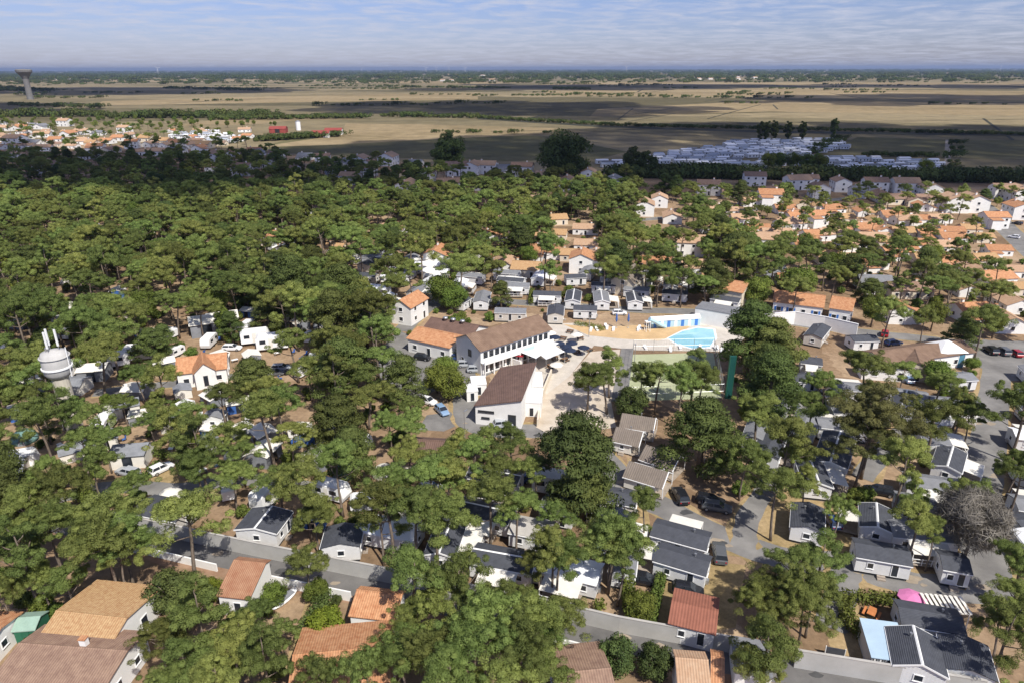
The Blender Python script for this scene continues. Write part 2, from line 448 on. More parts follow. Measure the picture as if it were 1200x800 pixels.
# fields of the marsh
for pts, m_ in [
    ([(285, 178), (420, 183), (560, 190), (700, 187), (735, 178), (640, 160), (540, 157), (430, 148), (380, 152)], M_olive),
    ([(300, 173), (390, 170), (560, 161), (700, 156), (640, 150), (500, 146), (405, 145), (400, 158)], M_tanfield),
    ([(200, 148), (300, 146), (350, 141), (430, 140), (330, 137), (260, 140)], M_tanfield),
    ([(955, 182), (1105, 184), (1108, 164), (1005, 161)], M_olive),
    ([(1125, 186), (1330, 190), (1300, 166), (1120, 164)], M_olive),
    ([(110, 124), (560, 117), (560, 109), (330, 113), (120, 119)], M_tanfield),
    ([(690, 138), (900, 131), (1260, 137), (1260, 122), (900, 118), (700, 128)], M_tanfield),
    ([(640, 112), (1200, 118), (1300, 108), (880, 104), (640, 106)], M_tanfield),
    ([(0, 97), (300, 96), (560, 99), (620, 97), (300, 93), (0, 94)], M_tanfield),
    ([(620, 100), (1200, 101), (1200, 97), (700, 96.5)], M_tanfield)]:
    sheet('field', pts, 0.05 if m_ is M_olive else 0.09, m_)
sheet('ditch', [(560, 140), (700, 149), (900, 156), (1300, 161), (1300, 158), (900, 153.5), (700, 147), (560, 138)], 0.12, mat('ditch_reeds', (0.045, 0.045, 0.03), 0.95, 0.3, .05))
sheet('track', [(1106, 206), (1117, 206), (1112, 164), (1108, 164)], 0.13, mat('track_gravel', (0.30, 0.26, 0.21), 0.95, 0.15, .2))

# drainage ditches that cut the marsh into parcels
M_ditch = mat('ditch_reeds', (0.045, 0.045, 0.03))
for i in range(46):
    d_ = random.uniform(720, 3600); px_ = random.uniform(380, 1300) if d_ < 1300 else random.uniform(-50, 1250)
    x = (px_ - 600) / 800 * d_ * .93; a_ = R(random.choice((4, 6, 3, 8, 62, 75)) + random.uniform(-3, 3)); ln = random.uniform(150, 700) if a_ < .5 else random.uniform(120, 450)
    w_ = random.uniform(1.5, 3.2) * (1 if d_ < 1500 else 1.8)
    k = MB(); k.add([(-ln / 2, -w_ / 2, 0), (ln / 2, -w_ / 2, 0), (ln / 2, w_ / 2, 0), (-ln / 2, w_ / 2, 0)], [(0, 1, 2, 3)], M_ditch)
    o = structure(k.build('ditch')); o.location = (x, d_, .14 + i * .004); o.rotation_euler = (0, 0, a_)

# the lane in the foreground with its verges
LANE = [(60, 611), (170, 634), (300, 661), (420, 686), (560, 715), (700, 745), (850, 773), (960, 793), (1150, 828), (1300, 855)]
ribbon('verge', LANE, 6.6, 0.02, M_verge, wob=.25)
ribbon('lane', LANE, 3.7, 0.032, M_asph2, wob=.12)
def patch(px, py, r, m, name, z):
    c = W(px, py, z); k = MB(); n = 9; ph = random.uniform(0, 6)
    k.add([(c.x + r * random.uniform(.55, 1.1) * math.cos(6.283 * i / n) * 1.5, c.y + r * random.uniform(.55, 1.1) * math.sin(6.283 * i / n), z) for i in range(n)], [tuple(range(n))], m)
    structure(k.build(name))
M_tarnew = mat('fresh_tar', (0.07, 0.07, 0.07), .85, .2, 1.0); M_dust = mat('sandy_dust', (0.30, 0.25, 0.19), .95, .15, .8)
for i in range(26):
    j = random.randrange(1, 7); t_ = random.random(); a, b = LANE[j], LANE[j + 1]
    patch(a[0] + (b[0] - a[0]) * t_, a[1] + (b[1] - a[1]) * t_ + random.uniform(-4, 4), random.uniform(.25, .8), M_tarnew if i % 2 else M_dust, 'tar_patch' if i % 2 else 'dust_patch', .038 + i * .0006)
CR = [(552, 495), (640, 505), (738, 570), (790, 600), (850, 630), (925, 655), (990, 662), (1070, 684), (1140, 690), (1160, 500), (1152, 560)]
for i in range(30):
    q = random.choice(CR); patch(q[0] + random.uniform(-22, 22), q[1] + random.uniform(-9, 9), random.uniform(.3, 1.0), M_tarnew if i % 3 == 0 else M_dust, 'tar_patch' if i % 3 == 0 else 'dust_patch', .052 + i * .0006)
# roads inside the camp
def road(pix, w=5.0, m=None, z=0.035, name='camp_road'):
    ribbon('road_edge', pix, w + 1.1, z - .006, M_drygrass, keep=False, wob=.5)
    return ribbon(name, pix, w, z, m or M_asph, wob=.22)
sheet('forecourt', [(480, 468), (505, 460), (535, 440), (538, 425), (520, 408), (490, 398), (470, 388), (455, 396), (440, 430), (452, 455)], 0.026, M_asph)
sheet('forecourt', [(545, 437), (560, 420), (600, 425), (570, 440), (556, 474), (560, 490), (612, 499), (640, 502), (640, 509), (560, 508), (536, 498), (520, 505), (490, 503), (500, 486), (530, 482)], 0.028, M_asph)
road([(530, 425), (545, 440), (545, 470), (552, 495), (590, 505), (640, 505), (690, 520), (738, 570), (790, 600), (850, 630), (925, 655), (990, 662), (1070, 684), (1140, 690), (1210, 692)], 5.0)
road([(470, 388), (505, 358), (540, 352), (640, 356), (740, 363), (830, 366), (900, 374), (1000, 388), (1075, 396), (1145, 404), (1230, 414)], 5.0, z=0.039)
road([(1168, 400), (1168, 440), (1160, 500), (1152, 560), (1150, 620), (1162, 700)], 5.5, z=0.043)
road([(992, 666), (985, 695), (972, 735)], 3.8, z=0.047)
road([(60, 585), (130, 570), (210, 572), (290, 560), (380, 575)], 3.6, z=0.045)
road([(110, 460), (180, 452), (280, 440), (350, 430)], 3.6, z=0.045)
road([(60, 300), (150, 285), (240, 278), (330, 290)], 3.6, M_sand, z=0.045)
road([(940, 440), (950, 470), (920, 540), (880, 600), (872, 640)], 3.4, z=0.046)
road([(1010, 560), (1060, 505), (1110, 510), (1150, 520)], 3.4, z=0.048)
sheet('car_park', [(1080, 397), (1230, 400), (1260, 445), (1175, 446), (1140, 425)], 0.05, M_asph)
road([(1110, 226), (1150, 240), (1182, 270), (1225, 310)], 9.0, M_asph, z=0.05, name='town_street')
road([(700, 262), (860, 248), (1000, 232), (1110, 228)], 6.0, M_asph, z=0.046, name='town_street')
# open ground round the reception and the pool
sheet('terrace_paving', [(606, 412), (632, 380), (684, 378), (700, 400), (690, 412), (668, 440), (640, 462), (622, 430)], 0.055, M_path)
sheet('pool_paving', [(684, 385), (830, 378), (880, 386), (860, 412), (745, 410), (690, 404)], 0.053, M_path)
sheet('pool_beach', [(660, 380), (700, 384), (780, 379), (812, 380), (796, 392), (772, 399), (730, 397), (690, 393)], 0.062, mat('tan_beach', (0.55, 0.38, 0.20), .9, .12, .3))
sheet('pool_coping', [(781, 396), (799, 387), (818, 383), (838, 385), (840.5, 396), (834, 407.5), (812, 409.5), (792, 404)], 0.066, M_trim)
sheet('pool_water', [(783, 396), (800, 388), (818, 384), (836, 386), (838, 396), (832, 406), (812, 408), (794, 403)], 0.072, M_water)
sheet('sandy_yard', [(638, 458), (668, 440), (692, 412), (727, 409), (716, 470), (722, 500), (650, 512), (628, 500)], 0.05, M_sand)
sheet('sports_court', [(742, 415), (836, 413), (846, 466), (735, 470)], 0.058, M_court)
sheet('court_path', [(728, 408), (742, 408), (735, 470), (716, 470)], 0.06, M_asph)
# parched plots round the mobile homes
for pts in [[(764, 700), (775, 655), (860, 660), (874, 662), (862, 735), (800, 742), (765, 730)], [(740, 590), (760, 600), (765, 640), (742, 640)],
            [(990, 735), (1020, 715), (1048, 745), (1040, 775), (975, 765), (970, 748)], [(735, 535), (780, 560), (800, 590), (770, 588), (735, 565)],
            [(868, 640), (880, 560), (1000, 600), (1000, 655), (930, 650)], [(1000, 655), (1060, 665), (1140, 675), (1140, 686), (1060, 680)],
            [(160, 552), (205, 545), (212, 566), (150, 572)], [(360, 700), (395, 705), (350, 790), (330, 790)], [(1085, 600), (1145, 600), (1140, 660), (1090, 655)]]:
    sheet('dry_lawn', pts, 0.02, M_drygrass)

# ------------------------------------------------------------------ foliage
def leaf_mesh(name, cen, rad, per, size, m, seed=0, elong=1.4, up=0.15, trunk=None, jitter=0.35, tint_z=None):
    """Crown of leaf-sized faces on clumps; cen, rad are lists of 3-vectors."""
    rg = np.random.default_rng(seed)
    cen = np.array(cen, float); rad = np.array(rad, float); n = len(cen)
    C = np.repeat(cen, per, 0); Rd = np.repeat(rad, per, 0); N = n * per
    tint = np.repeat(rg.random(n), per) * 0.6 + rg.random(N) * 0.4
    d = rg.normal(size=(N, 3)); d[:, 2] = d[:, 2] + 0.25
    d /= np.linalg.norm(d, axis=1)[:, None]
    pos = C + d * Rd * rg.uniform(0.62, 1.08, (N, 1))
    nn = d * 0.75 + rg.normal(size=(N, 3)) * 0.42; nn[:, 2] += up
    nn /= np.linalg.norm(nn, axis=1)[:, None]
    flip = (nn * d).sum(1) < 0; nn[flip] *= -1
    t = np.cross(nn, rg.normal(size=(N, 3))); t /= np.linalg.norm(t, axis=1)[:, None]
    b = np.cross(nn, t)
    s = size * rg.uniform(0.55, 1.2, (N, 1))
    a = t * s * elong; c = b * s / elong
    V = np.empty((N, 4, 3)); V[:, 0] = pos - a * .5 - c * .1; V[:, 1] = pos - c * .5 ; V[:, 2] = pos + a * .55; V[:, 3] = pos + c * .5
    sn = d + rg.normal(size=(N, 3)) * jitter; sn[:, 2] += 0.4
    sn /= np.linalg.norm(sn, axis=1)[:, None]
    me = bpy.data.meshes.new(name)
    me.vertices.add(N * 4); me.loops.add(N * 4); me.polygons.add(N)
    me.vertices.foreach_set('co', V.reshape(-1))
    me.loops.foreach_set('vertex_index', np.arange(N * 4, dtype=np.int32))
    me.polygons.foreach_set('loop_start', np.arange(0, N * 4, 4, dtype=np.int32))
    me.polygons.foreach_set('loop_total', np.full(N, 4, np.int32))
    me.materials.append(m)
    me.update(calc_edges=True)
    at = me.attributes.new('tint', 'FLOAT', 'POINT'); at.data.foreach_set('value', np.repeat(tint, 4).astype(np.float32))
    me.polygons.foreach_set('use_smooth', np.ones(N, bool))
    me.normals_split_custom_set_from_vertices(np.repeat(sn, 4, 0).tolist())
    return me

def pine(seed, h=12.0, r=3.6, nc=38, lean=0.6, flat=0.75, m=None, per=290, size=0.155, low=0.0):
    rd = random.Random(seed)
    dx, dy = rd.uniform(-lean, lean), rd.uniform(-lean, lean)
    top = Vector((dx, dy, h * .86))
    def stem(t): return Vector((dx * t * t + .25 * math.sin(3 * t + seed), dy * t * t + .2 * math.sin(4 * t + seed), h * .86 * t))
    tr = MB()
    tr.tube([stem(t) for t in (0, .15, .3, .5, .7, .85, 1)], [.26, .21, .19, .17, .14, .1, .05], M_bark, 7)
    cen = []; rad = []
    zb = h * (0.64 - low)
    nb = max(8, int(nc / 3.7))
    for k in range(nb):
        a = 6.283 * k / nb * 1.618 * 2 + rd.uniform(-.5, .5); f = 0.12 + .88 * ((k + .5) / nb) ** .6 * rd.uniform(.7, 1.08); q = f * r
        z = h - flat * (h - zb) * (f ** 1.8) - rd.random() * (h - zb) * .42
        c = Vector((dx + q * math.cos(a), dy + q * math.sin(a), z))
        t0 = min(.97, max(.5, (z - 1.6) / (h * .86))); p0 = stem(t0); mid = (p0 + c) / 2 - Vector((0, 0, .25))
        tr.tube([p0, mid, c], [.085, .06, .03], M_bark, 5)
        spread = rd.uniform(.55, 1.0) * r * .27
        for j in range(rd.randint(7, 11)):
            s = rd.uniform(.42, .9)
            cen.append(c + Vector((rd.gauss(0, spread), rd.gauss(0, spread), rd.gauss(.1, .32)))); rad.append((s, s, s * rd.uniform(.5, .75)))
    return tr.mesh('pine_trunk', True), leaf_mesh('pine_crown', cen, rad, per, size, m or M_pine, seed, elong=1.9, jitter=.32)

def cypress(seed, h=10, r=4.8, m=None, per=230, size=0.27, nc=70):
    rd = random.Random(seed); cen = []; rad = []; tr = MB()
    tr.tube([(0, 0, 0), (.1, .05, h * .4), (0, .1, h * .9)], [.45, .33, .06], M_bark, 8)
    for k in range(nc):
        t = rd.random() ** .85; z = h * (.16 + .82 * t)
        env = r * (1 - t) ** .55 * (.55 + .45 * min(1, t * 5 + .25))
        a = rd.uniform(0, 6.283); q = env * rd.uniform(.45, 1.05)
        s = rd.uniform(.75, 1.45)
        c = Vector((q * math.cos(a), q * math.sin(a), z)); cen.append(c); rad.append((s * 1.15, s * 1.15, s * .5))
        if k % 4 == 0: tr.tube([(0, 0, z - .8), c], [.09, .03], M_bark, 5)
    return tr.mesh('cypress_trunk', True), leaf_mesh('cypress_crown', cen, rad, per, size, m or M_cyp, seed, elong=1.8)

def broad(seed, h=8, r=3.2, m=None, per=240, size=0.23, nc=46, base=.22, elong=1.4):
    rd = random.Random(seed); cen = []; rad = []; tr = MB()
    tr.tube([(0, 0, 0), (.1, 0, h * .35), (0, .1, h * .75)], [.22, .16, .05], M_bark, 7)
    zc = h * (base + (1 - base) / 2); rz = h * (1 - base) / 2
    for k in range(nc):
        v = Vector((rd.gauss(0, 1), rd.gauss(0, 1), rd.gauss(0, 1))).normalized() * rd.uniform(.55, .95)
        c = Vector((v.x * (r - .5), v.y * (r - .5), zc + v.z * (rz - .4)))
        s = rd.uniform(.28, .46) * r * .8
        cen.append(c); rad.append((s, s, s * .85))
        if k % 5 == 0: tr.tube([(0, 0, h * .3), c], [.08, .03], M_bark, 5)
    return tr.mesh('tree_trunk', True), leaf_mesh('tree_crown', cen, rad, per, size, m or M_dec, seed, elong=elong)

PINES = [pine(1), pine(2, 12.5, 3.3, 34, 1.2), pine(3, 11.5, 4.0, 44, .5, .6), pine(4, 13, 3.4, 36, .9, .9, low=.1), pine(5, 11, 3.8, 40, 1.5, .65),
         pine(6, 12, 3.0, 30, .4, .95, low=.12), pine(7, 12.3, 4.3, 48, .7, .7), pine(8, 11.8, 3.5, 34, .8, .8), pine(13, 12.6, 3.7, 42, 1.1, .85, low=.06), pine(14, 10.6, 4.1, 46, .9, .6), pine(15, 13.2, 3.2, 30, 1.3, .8), pine(16, 12, 3.9, 42, .5, .75, low=.15)]
CYPS = [cypress(21), cypress(22, 11.5, 5.0, nc=80), cypress(23, 9.5, 5.8, nc=90)]
BROADS = [broad(31), broad(32, 7, 3.0), broad(33, 9, 3.6)]
BIGDARK = [broad(41, 17, 9.5, M_dark, 190, .75, 70, .03), broad(42, 15, 6.5, M_dark, 170, .6, 60, .03)]
POPLAR = broad(43, 13, 2.6, M_dark, 130, .5, 40, .06)
YELLOW = broad(44, 4.2, 2.5, M_yel, 170, .22, 40, .03)
ROUNDB = broad(45, 4.4, 2.4, M_dark, 220, .18, 50, .0)
BUSH = [broad(46, 2.6, 1.7, M_dec, 130, .2, 26, .0), broad(47, 2.2, 1.4, M_hedge, 120, .18, 24, .0)]
OLIVEB = broad(48, 5.0, 2.6, M_dec, 180, .2, 46, .12)
FALSEPINE = pine(9, 13.5, 5.4, 70, .6, .8, M_brownpine, 290, .16, .08)
BARE = broad(49, 11, 4.6, M_twig, 240, .34, 60, .25, elong=4.5)
BIGP = [pine(11, 13, 5.0, 72, .8, .75, per=290, low=.08), pine(12, 12.5, 5.6, 84, .6, .7, per=290, low=.1)]
DCYP = cypress(24, 12, 5.2, M_dark, nc=95)

TREES = []                       # (kind, proto, x, y, scale, rz, label key)
def plant(kind, proto, px, py, rpx=None, h=None, label=None, group=None):
    """Tree whose crown centre shows at (px, py); rpx = crown radius in photo pixels."""
    tr, cr = proto
    co = np.empty(len(cr.vertices) * 3); cr.vertices.foreach_get('co', co); co = co.reshape(-1, 3)
    key = cr.name
    if key not in EXT: EXT[key] = (np.percentile(np.hypot(co[:, 0] - co[:, 0].mean(), co[:, 1] - co[:, 1].mean()), 93), co[:, 2].mean(), co[:, 0].mean(), co[:, 1].mean())
    er, ez, ex, ey = EXT[key]
    s = 1.0
    for _ in range(4):
        p = W(px, py, ez * s)
        if rpx:
            dep = -(CINV @ (p - Vector((0, 0, CAM_H)))).z
            s = rpx * dep / 800 / er
            if h: s = max(min(s, h[1]), h[0])
        elif h: s = h[0]; p = W(px, py, ez * s); break
    rz = random.uniform(0, 6.28)
    c_, s_ = math.cos(rz), math.sin(rz)
    TREES.append([kind, proto, p.x - s * (ex * c_ - ey * s_), p.y - s * (ex * s_ + ey * c_), s, rz, label, group])
EXT = {}
# ------------------------------------------------------------------ buildings
WCACHE = {}
def window_part(parent, loc, rz, w, h, kind='window', frame=None, pane=None):
    frame = frame or M_trim; pane = pane or M_glass
    key = (round(w, 2), round(h, 2), kind, frame.name, pane.name)
    if key not in WCACHE:
        f = MB(); t = .09 if kind != 'shutter' else .0
        if kind == 'shutter':
            f.box(-w / 2, w / 2, -.05, .0, 0, h, frame); WCACHE[key] = (f.mesh('shutter'), None)
        else:
            f.box(-w / 2, -w / 2 + t, -.07, 0, 0, h, frame); f.box(w / 2 - t, w / 2, -.07, 0, 0, h, frame)
            f.box(-w / 2 + t, w / 2 - t, -.07, 0, h - t, h, frame)
            f.box(-w / 2 + t, w / 2 - t, -.07, 0, 0, t, frame)
            if kind == 'window': f.box(-w / 2 - .05, w / 2 + .05, -.13, -.07, -.04, .03, frame)
            g = MB(); g.box(-w / 2 + t, w / 2 - t, -.035, -.005, t, h - t, pane)
            WCACHE[key] = (f.mesh(kind), g.mesh('pane'))
    a, b = WCACHE[key]
    o = obj(kind, a, parent, loc, rz)
    if b: obj('pane' if kind == 'window' else 'panel', b, o)
    return o

def put_windows(root, wins, L, wf, wb):
    for w in wins:
        side, u, z0, ww, hh = w[:5]; kind = w[5] if len(w) > 5 else 'window'; fr = w[6] if len(w) > 6 else None; pn = w[7] if len(w) > 7 else None
        if side == 'f': loc, rz = (u, -wf - .002, z0), 0
        elif side == 'b': loc, rz = (u, wb + .002, z0), math.pi
        elif side == 'r': loc, rz = (L / 2 + .002, u, z0), math.pi / 2
        else: loc, rz = (-L / 2 - .002, u, z0), -math.pi / 2
        window_part(root, loc, rz, ww, hh, kind, fr, pn)

def gable_at(name, label, cat, c, ang, L, zr, ze, wf, wb=None, roof=None, wall=None, oh=.3, wins=(), group=None, z0=0.0, trim=False, chimney=None, ridge=None, th=.12, zeb=None):
    wb = wf if wb is None else wb; zeb = ze if zeb is None else zeb
    t = thing(name, label, cat, (c[0], c[1], 0), ang, group)
    my = (wb - wf) / 2
    occ(c[0] - math.sin(ang) * my, c[1] + math.cos(ang) * my, ang, L / 2, (wf + wb) / 2)
    w = MB(); h = L / 2
    w.prism_x([(-wf, z0), (wb, z0), (wb, zeb), (0, zr - .02), (-wf, ze)], -h, h, wall or M_white)
    w.build('wall', t)
    if z0 > 0:
        s = MB(); s.box(-h + .15, h - .15, -wf + .15, wb - .15, 0, z0 - .003, M_dkmetal); s.build('chassis', t)
        for sg, yy, zz_ in ((-1, wf, ze), (1, wb, zeb)):
            s = MB(); y0, y1 = sorted((sg * (yy + oh + .004), sg * (yy + oh + .11))); s.box(-h - oh + .02, h + oh - .02, y0, y1, zz_ - .12, zz_ - .02, M_trim); s.build('gutter', t)
        s = MB(); s.box(-.5, .5, -wf - .75, -wf - .02, 0, .24, M_deck); s.box(-.5, .5, -wf - .4, -wf - .02, .241, .42, M_deck); s.build('step', t)
        s = MB(); s.box(h + .01, h + .35, -.9, -.3, .5, 1.1, M_steel); s.build('air_unit', t)
        s = MB(); s.lathe([(.09, zr - .15), (.09, zr + .35), (.16, zr + .36), (.16, zr + .44)], M_steel, 8, h * .45, .5); s.build('flue', t)
    r = MB(); sf = (zr - ze) / wf; sb = (zr - zeb) / wb; g = .01; rm = roof or M_terra
    ef = ze - sf * oh; eb = zeb - sb * oh
    r.prism_x([(-wf - oh, ef + g), (0, zr + g), (wb + oh, eb + g), (wb + oh, eb + g + th), (0, zr + g + th), (-wf - oh, ef + g + th)], -h - oh, h + oh, rm)
    ro = r.build('roof', t)
    if rm in (M_terra, M_gold, M_ttan, M_tbrown, M_brown, M_brown2): ridge = ridge or rm
    if ridge or trim:
        k = MB(); k.prism_x([(-.16, zr + g + th - .02), (.16, zr + g + th - .02), (0, zr + g + th + .07)], -h - oh - .01, h + oh + .01, ridge or M_trim); k.build('ridge_cap', ro)
    if trim:
        for sx in (-1, 1):
            k = MB(); x0, x1 = sorted((sx * (h + oh + .005), sx * (h + oh + .06)))
            k.prism_x([(-wf - oh, ef - .08), (0, zr - .08), (wb + oh, eb - .08), (wb + oh, eb + g + th + .02), (0, zr + g + th + .02), (-wf - oh, ef + g + th + .02)], x0, x1, M_trim)
            k.build('bargeboard', ro)
    if chimney is not None:
        k = MB(); k.box(chimney - .35, chimney + .35, .2, .8, zr - 1.2, zr + .9, wall or M_white); k.box(chimney - .42, chimney + .42, .13, .87, zr + .9, zr + 1.0, M_terra); k.build('chimney', ro)
    put_windows(t, wins, L, wf, wb)
    t['L'] = L
    return t

def frame_of(p1, p2, z):
    a = W(*p1, z); b = W(*p2, z)
    return ((a.x + b.x) / 2, (a.y + b.y) / 2), math.atan2(b.y - a.y, b.x - a.x), math.hypot(b.x - a.x, b.y - a.y)

def gable(name, label, cat, p1, p2, zr, ze, wf, wb=None, oh=.3, wins=(), L=None, **k):
    c, a, l = frame_of(p1, p2, zr)
    l = (L or l - 2 * oh)
    if callable(wins): wins = wins(l)
    return gable_at(name, label, cat, c, a, l, zr, ze, wf, wb, oh=oh, wins=wins, **k)

def house_wins(sides='fblr', storeys=1, step=3.0, ww=1.2, hh=1.2, fr=None, pane=None, door=True, wid=4, sh=None):
    def go(L):
        out = []
        for s_ in range(storeys):
            z = .95 + 2.6 * s_
            for sd in sides:
                n = max(1, int((L if sd in 'fb' else wid) / step))
                ln = L if sd in 'fb' else wid
                for i in range(n):
                    u = (i + .5) / n * ln - ln / 2
                    if door and s_ == 0 and sd in 'f' and i == n // 2:
                        out.append((sd, u, 0.06, 1.1, 2.1, 'door', fr, pane)); continue
                    out.append((sd, u, z, ww, hh, 'window', fr, pane))
                    if sh:
                        for q in (-1, 1): out.append((sd, u + q * (ww / 2 + .28), z, .5, hh, 'shutter', sh))
        return out
    return go
def mob_wins(L):
    out = []
    n = max(2, int(L / 2.3))
    for i in range(n):
        u = (i + .5) / n * (L - .6) - (L - .6) / 2
        if i == n // 2: out.append(('f', u, .5, .9, 1.9, 'door'))
        else: out.append(('f', u, 1.15, .85, .95, 'window'))
        if i % 2 == 0: out.append(('b', u, 1.15, .85, .95, 'window'))
    out += [('l', 0, 1.2, 1.0, .9, 'window'), ('r', 0, 1.2, 1.0, .9, 'window')]
    return out
def mobile(label, p1, p2, wd=4.0, roof=None, wall=None, group=None, trim=False, zr=3.25, ze=2.65, L=None, name='mobile_home', side=None, awn=None, ridge=None):
    t = gable(name, label, 'mobile home', p1, p2, zr, ze, wd / 2, roof=roof or M_slate, wall=wall or M_mob, oh=.15, wins=mob_wins, group=group, z0=.45, trim=trim, L=L, ridge=ridge)
    if side: add_terrace(t, side, t['L'], wd, awn)
    return t
def add_terrace(t, side, L, wd, awn=None, u0=0.0, ln=None, dp=2.8, deckm=None):
    """Raised deck along one side with rail and, if awn, a cloth canopy on posts."""
    ln = ln or min(L * .6, 5.0); off = {'f': wd / 2, 'b': wd / 2, 'l': L / 2, 'r': L / 2}[side]
    rz = {'f': 0, 'b': math.pi, 'r': math.pi / 2, 'l': -math.pi / 2}[side]
    c_, s_ = math.cos(rz), math.sin(rz)
    def T(x, y): return (x * c_ - y * s_, x * s_ + y * c_)
    loc = (*T(u0, -off - .01), 0)
    d = MB(); d.box(-ln / 2, ln / 2, -dp, 0, .34, .42, deckm or M_deck)
    for x in (-ln / 2 + .1, ln / 2 - .1): d.box(x - .06, x + .06, -dp + .05, -dp + .17, 0, .34, M_wood); d.box(x - .06, x + .06, -.3, -.18, 0, .34, M_wood)
    dk = d.build('terrace', t); dk.location = loc; dk.rotation_euler = (0, 0, rz)
    r = MB()
    for i in range(5):
        x = -ln / 2 + .05 + i * (ln - .1) / 4; r.box(x - .04, x + .04, -dp + .02, -dp + .09, .42, 1.3, M_trim)
    r.box(-ln / 2, ln / 2, -dp + .01, -dp + .1, 1.3, 1.36, M_trim); r.box(-ln / 2, ln / 2, -dp + .03, -dp + .07, .8, .86, M_trim)
    ra = r.build('railing', dk)
    if awn:
        a = MB()
        a.hexa([(-ln / 2, -dp, 2.12), (ln / 2, -dp, 2.12), (ln / 2, -.02, 2.5), (-ln / 2, -.02, 2.5)], [(-ln / 2, -dp, 2.18), (ln / 2, -dp, 2.18), (ln / 2, -.02, 2.56), (-ln / 2, -.02, 2.56)], awn)
        ca = a.build('awning', t); ca.location = loc; ca.rotation_euler = (0, 0, rz)
        q = MB()
        for x in (-ln / 2 + .05, ln / 2 - .05):
            q = MB(); q.box(x - .04, x + .04, -dp + .1, -dp + .18, .42, 2.13, M_trim); q.build('post', ca)
    c2, s2 = math.cos(t.rotation_euler.z), math.sin(t.rotation_euler.z)
    x, y = T(u0, -off - dp / 2)
    occ(t.location.x + x * c2 - y * s2, t.location.y + x * s2 + y * c2, t.rotation_euler.z + rz, ln / 2, dp / 2)

def block(name, label, cat, p1, p2, dp, z1, roof, wall, wins=(), z=None, par=.25, group=None):
    """Flat-roofed box: top front edge from p1 to p2 at height z1, going dp metres back."""
    c, a, L = frame_of(p1, p2, z1)
    t = thing(name, label, cat, (c[0], c[1], 0), a, group)
    occ(c[0] - math.sin(a) * dp / 2, c[1] + math.cos(a) * dp / 2, a, L / 2, dp / 2)
    m = MB(); m.box(-L / 2, L / 2, 0, dp, 0, z1 - par, wall); m.build('wall', t)
    r = MB(); r.box(-L / 2 - .08, L / 2 + .08, -.08, dp + .08, z1 - par + .003, z1, roof); r.build('roof', t)
    if callable(wins): wins = wins(L)
    put_windows(t, wins, L, 0, dp)
    return t

# --- foreground houses
gable('tiled_house', 'long low house with golden clay tile roof and grey-white side wall under tall pines', 'house', (66, 716), (149, 725), 4.3, 3.3, 3.2, 6.2, roof=M_gold, zeb=3.3, oh=.25, wins=[('r', 2.6, .1, 1.2, 2.2, 'door'), ('r', -1.5, 1.2, 1, 1, 'window')])
gable('tiled_house', 'house with weathered brown tile roof in front of the golden-roofed house', 'house', (22, 754), (150, 763), 4.0, 2.9, 6.0, 3.4, roof=M_tbrown, zeb=3.2, oh=.25, chimney=1.0, wins=[('r', -2, 1, 1, 1, 'window'), ('r', 1.2, 1, 1, 1, 'window')])
gable('tiled_house', 'pale house with orange tile roof beside the green shed', 'house', (-60, 735), (2, 736), 3.6, 2.9, 3.0, roof=M_terra, wins=[('r', 0, 1, 1, 1, 'window')])
gable('garden_shed', 'green garden shed with pale green roof beside the golden-roofed house', 'shed', (20, 724), (48, 722), 2.7, 2.1, 1.4, roof=M_shedr, wall=M_shedg, oh=.15, wins=[('f', 0, .1, .9, 1.8, 'door', M_shedg, M_shedg)])
gable('tiled_cottage', 'small white cottage with red-brown tile roof against the lane wall', 'house', (274, 656), (312, 660), 4.6, 3.0, 4.4, 1.0, roof=mat('red_brown_tile', (.33, .15, .085), .85, col2=(.44, .25, .15), scale=.8, detail=8, band=('X', 1.3, .28)), zeb=4.2, oh=.2, wins=[('f', .3, .1, 1.0, 2.1, 'door'), ('f', -1.6, 1.1, .5, .5, 'window')])
gable('tiled_cottage', 'small white cottage with bright orange tile roof facing a yard of bushes', 'house', (418, 691), (472, 697), 4.0, 2.9, 2.9, 1.0, roof=M_terra, zeb=3.6, oh=.2, wins=house_wins('f', 1, 2.2, .8, 1.0))
gable('tiled_house', 'orange tiled house half hidden under pines below the bright yellow-green bush', 'house', (343, 768), (462, 757), 4.2, 2.9, 5.0, roof=M_terra, oh=.3, wins=house_wins('fr', 1, 3, wid=6))
gable('tiled_house', 'house with hazel-brown tile roof behind a white-walled patio', 'house', (648, 790), (716, 783), 4.0, 2.8, 4.6, roof=M_tbrown, wall=M_white, oh=.3, wins=house_wins('fblr', 1, 3, wid=6))
gable('tiled_house', 'small house with pinkish tile roof and dark red doors beside the lane', 'house', (791, 771), (830, 774), 4.3, 3.0, 3.6, 1.6, roof=M_ttan, zeb=3.7, oh=.2, wins=[('f', -1.1, .06, 1.6, 2.1, 'door', M_redp, M_redp), ('f', 1.4, 1.0, .6, 1.0, 'window')])
gable('tiled_house', 'narrow white house with bright orange tile roof next to red-doored house', 'house', (833, 769), (849, 772), 4.1, 3.0, 3.4, 1.4, roof=M_terra, zeb=3.6, oh=.15, wins=[('f', 0, 1.0, .7, 1.0, 'window')])
block('flat_annex', 'grey flat-roofed annex in the shade beside the lane end', 'annex', (862, 786), (905, 793), 5, 2.7, M_slate2, M_white)

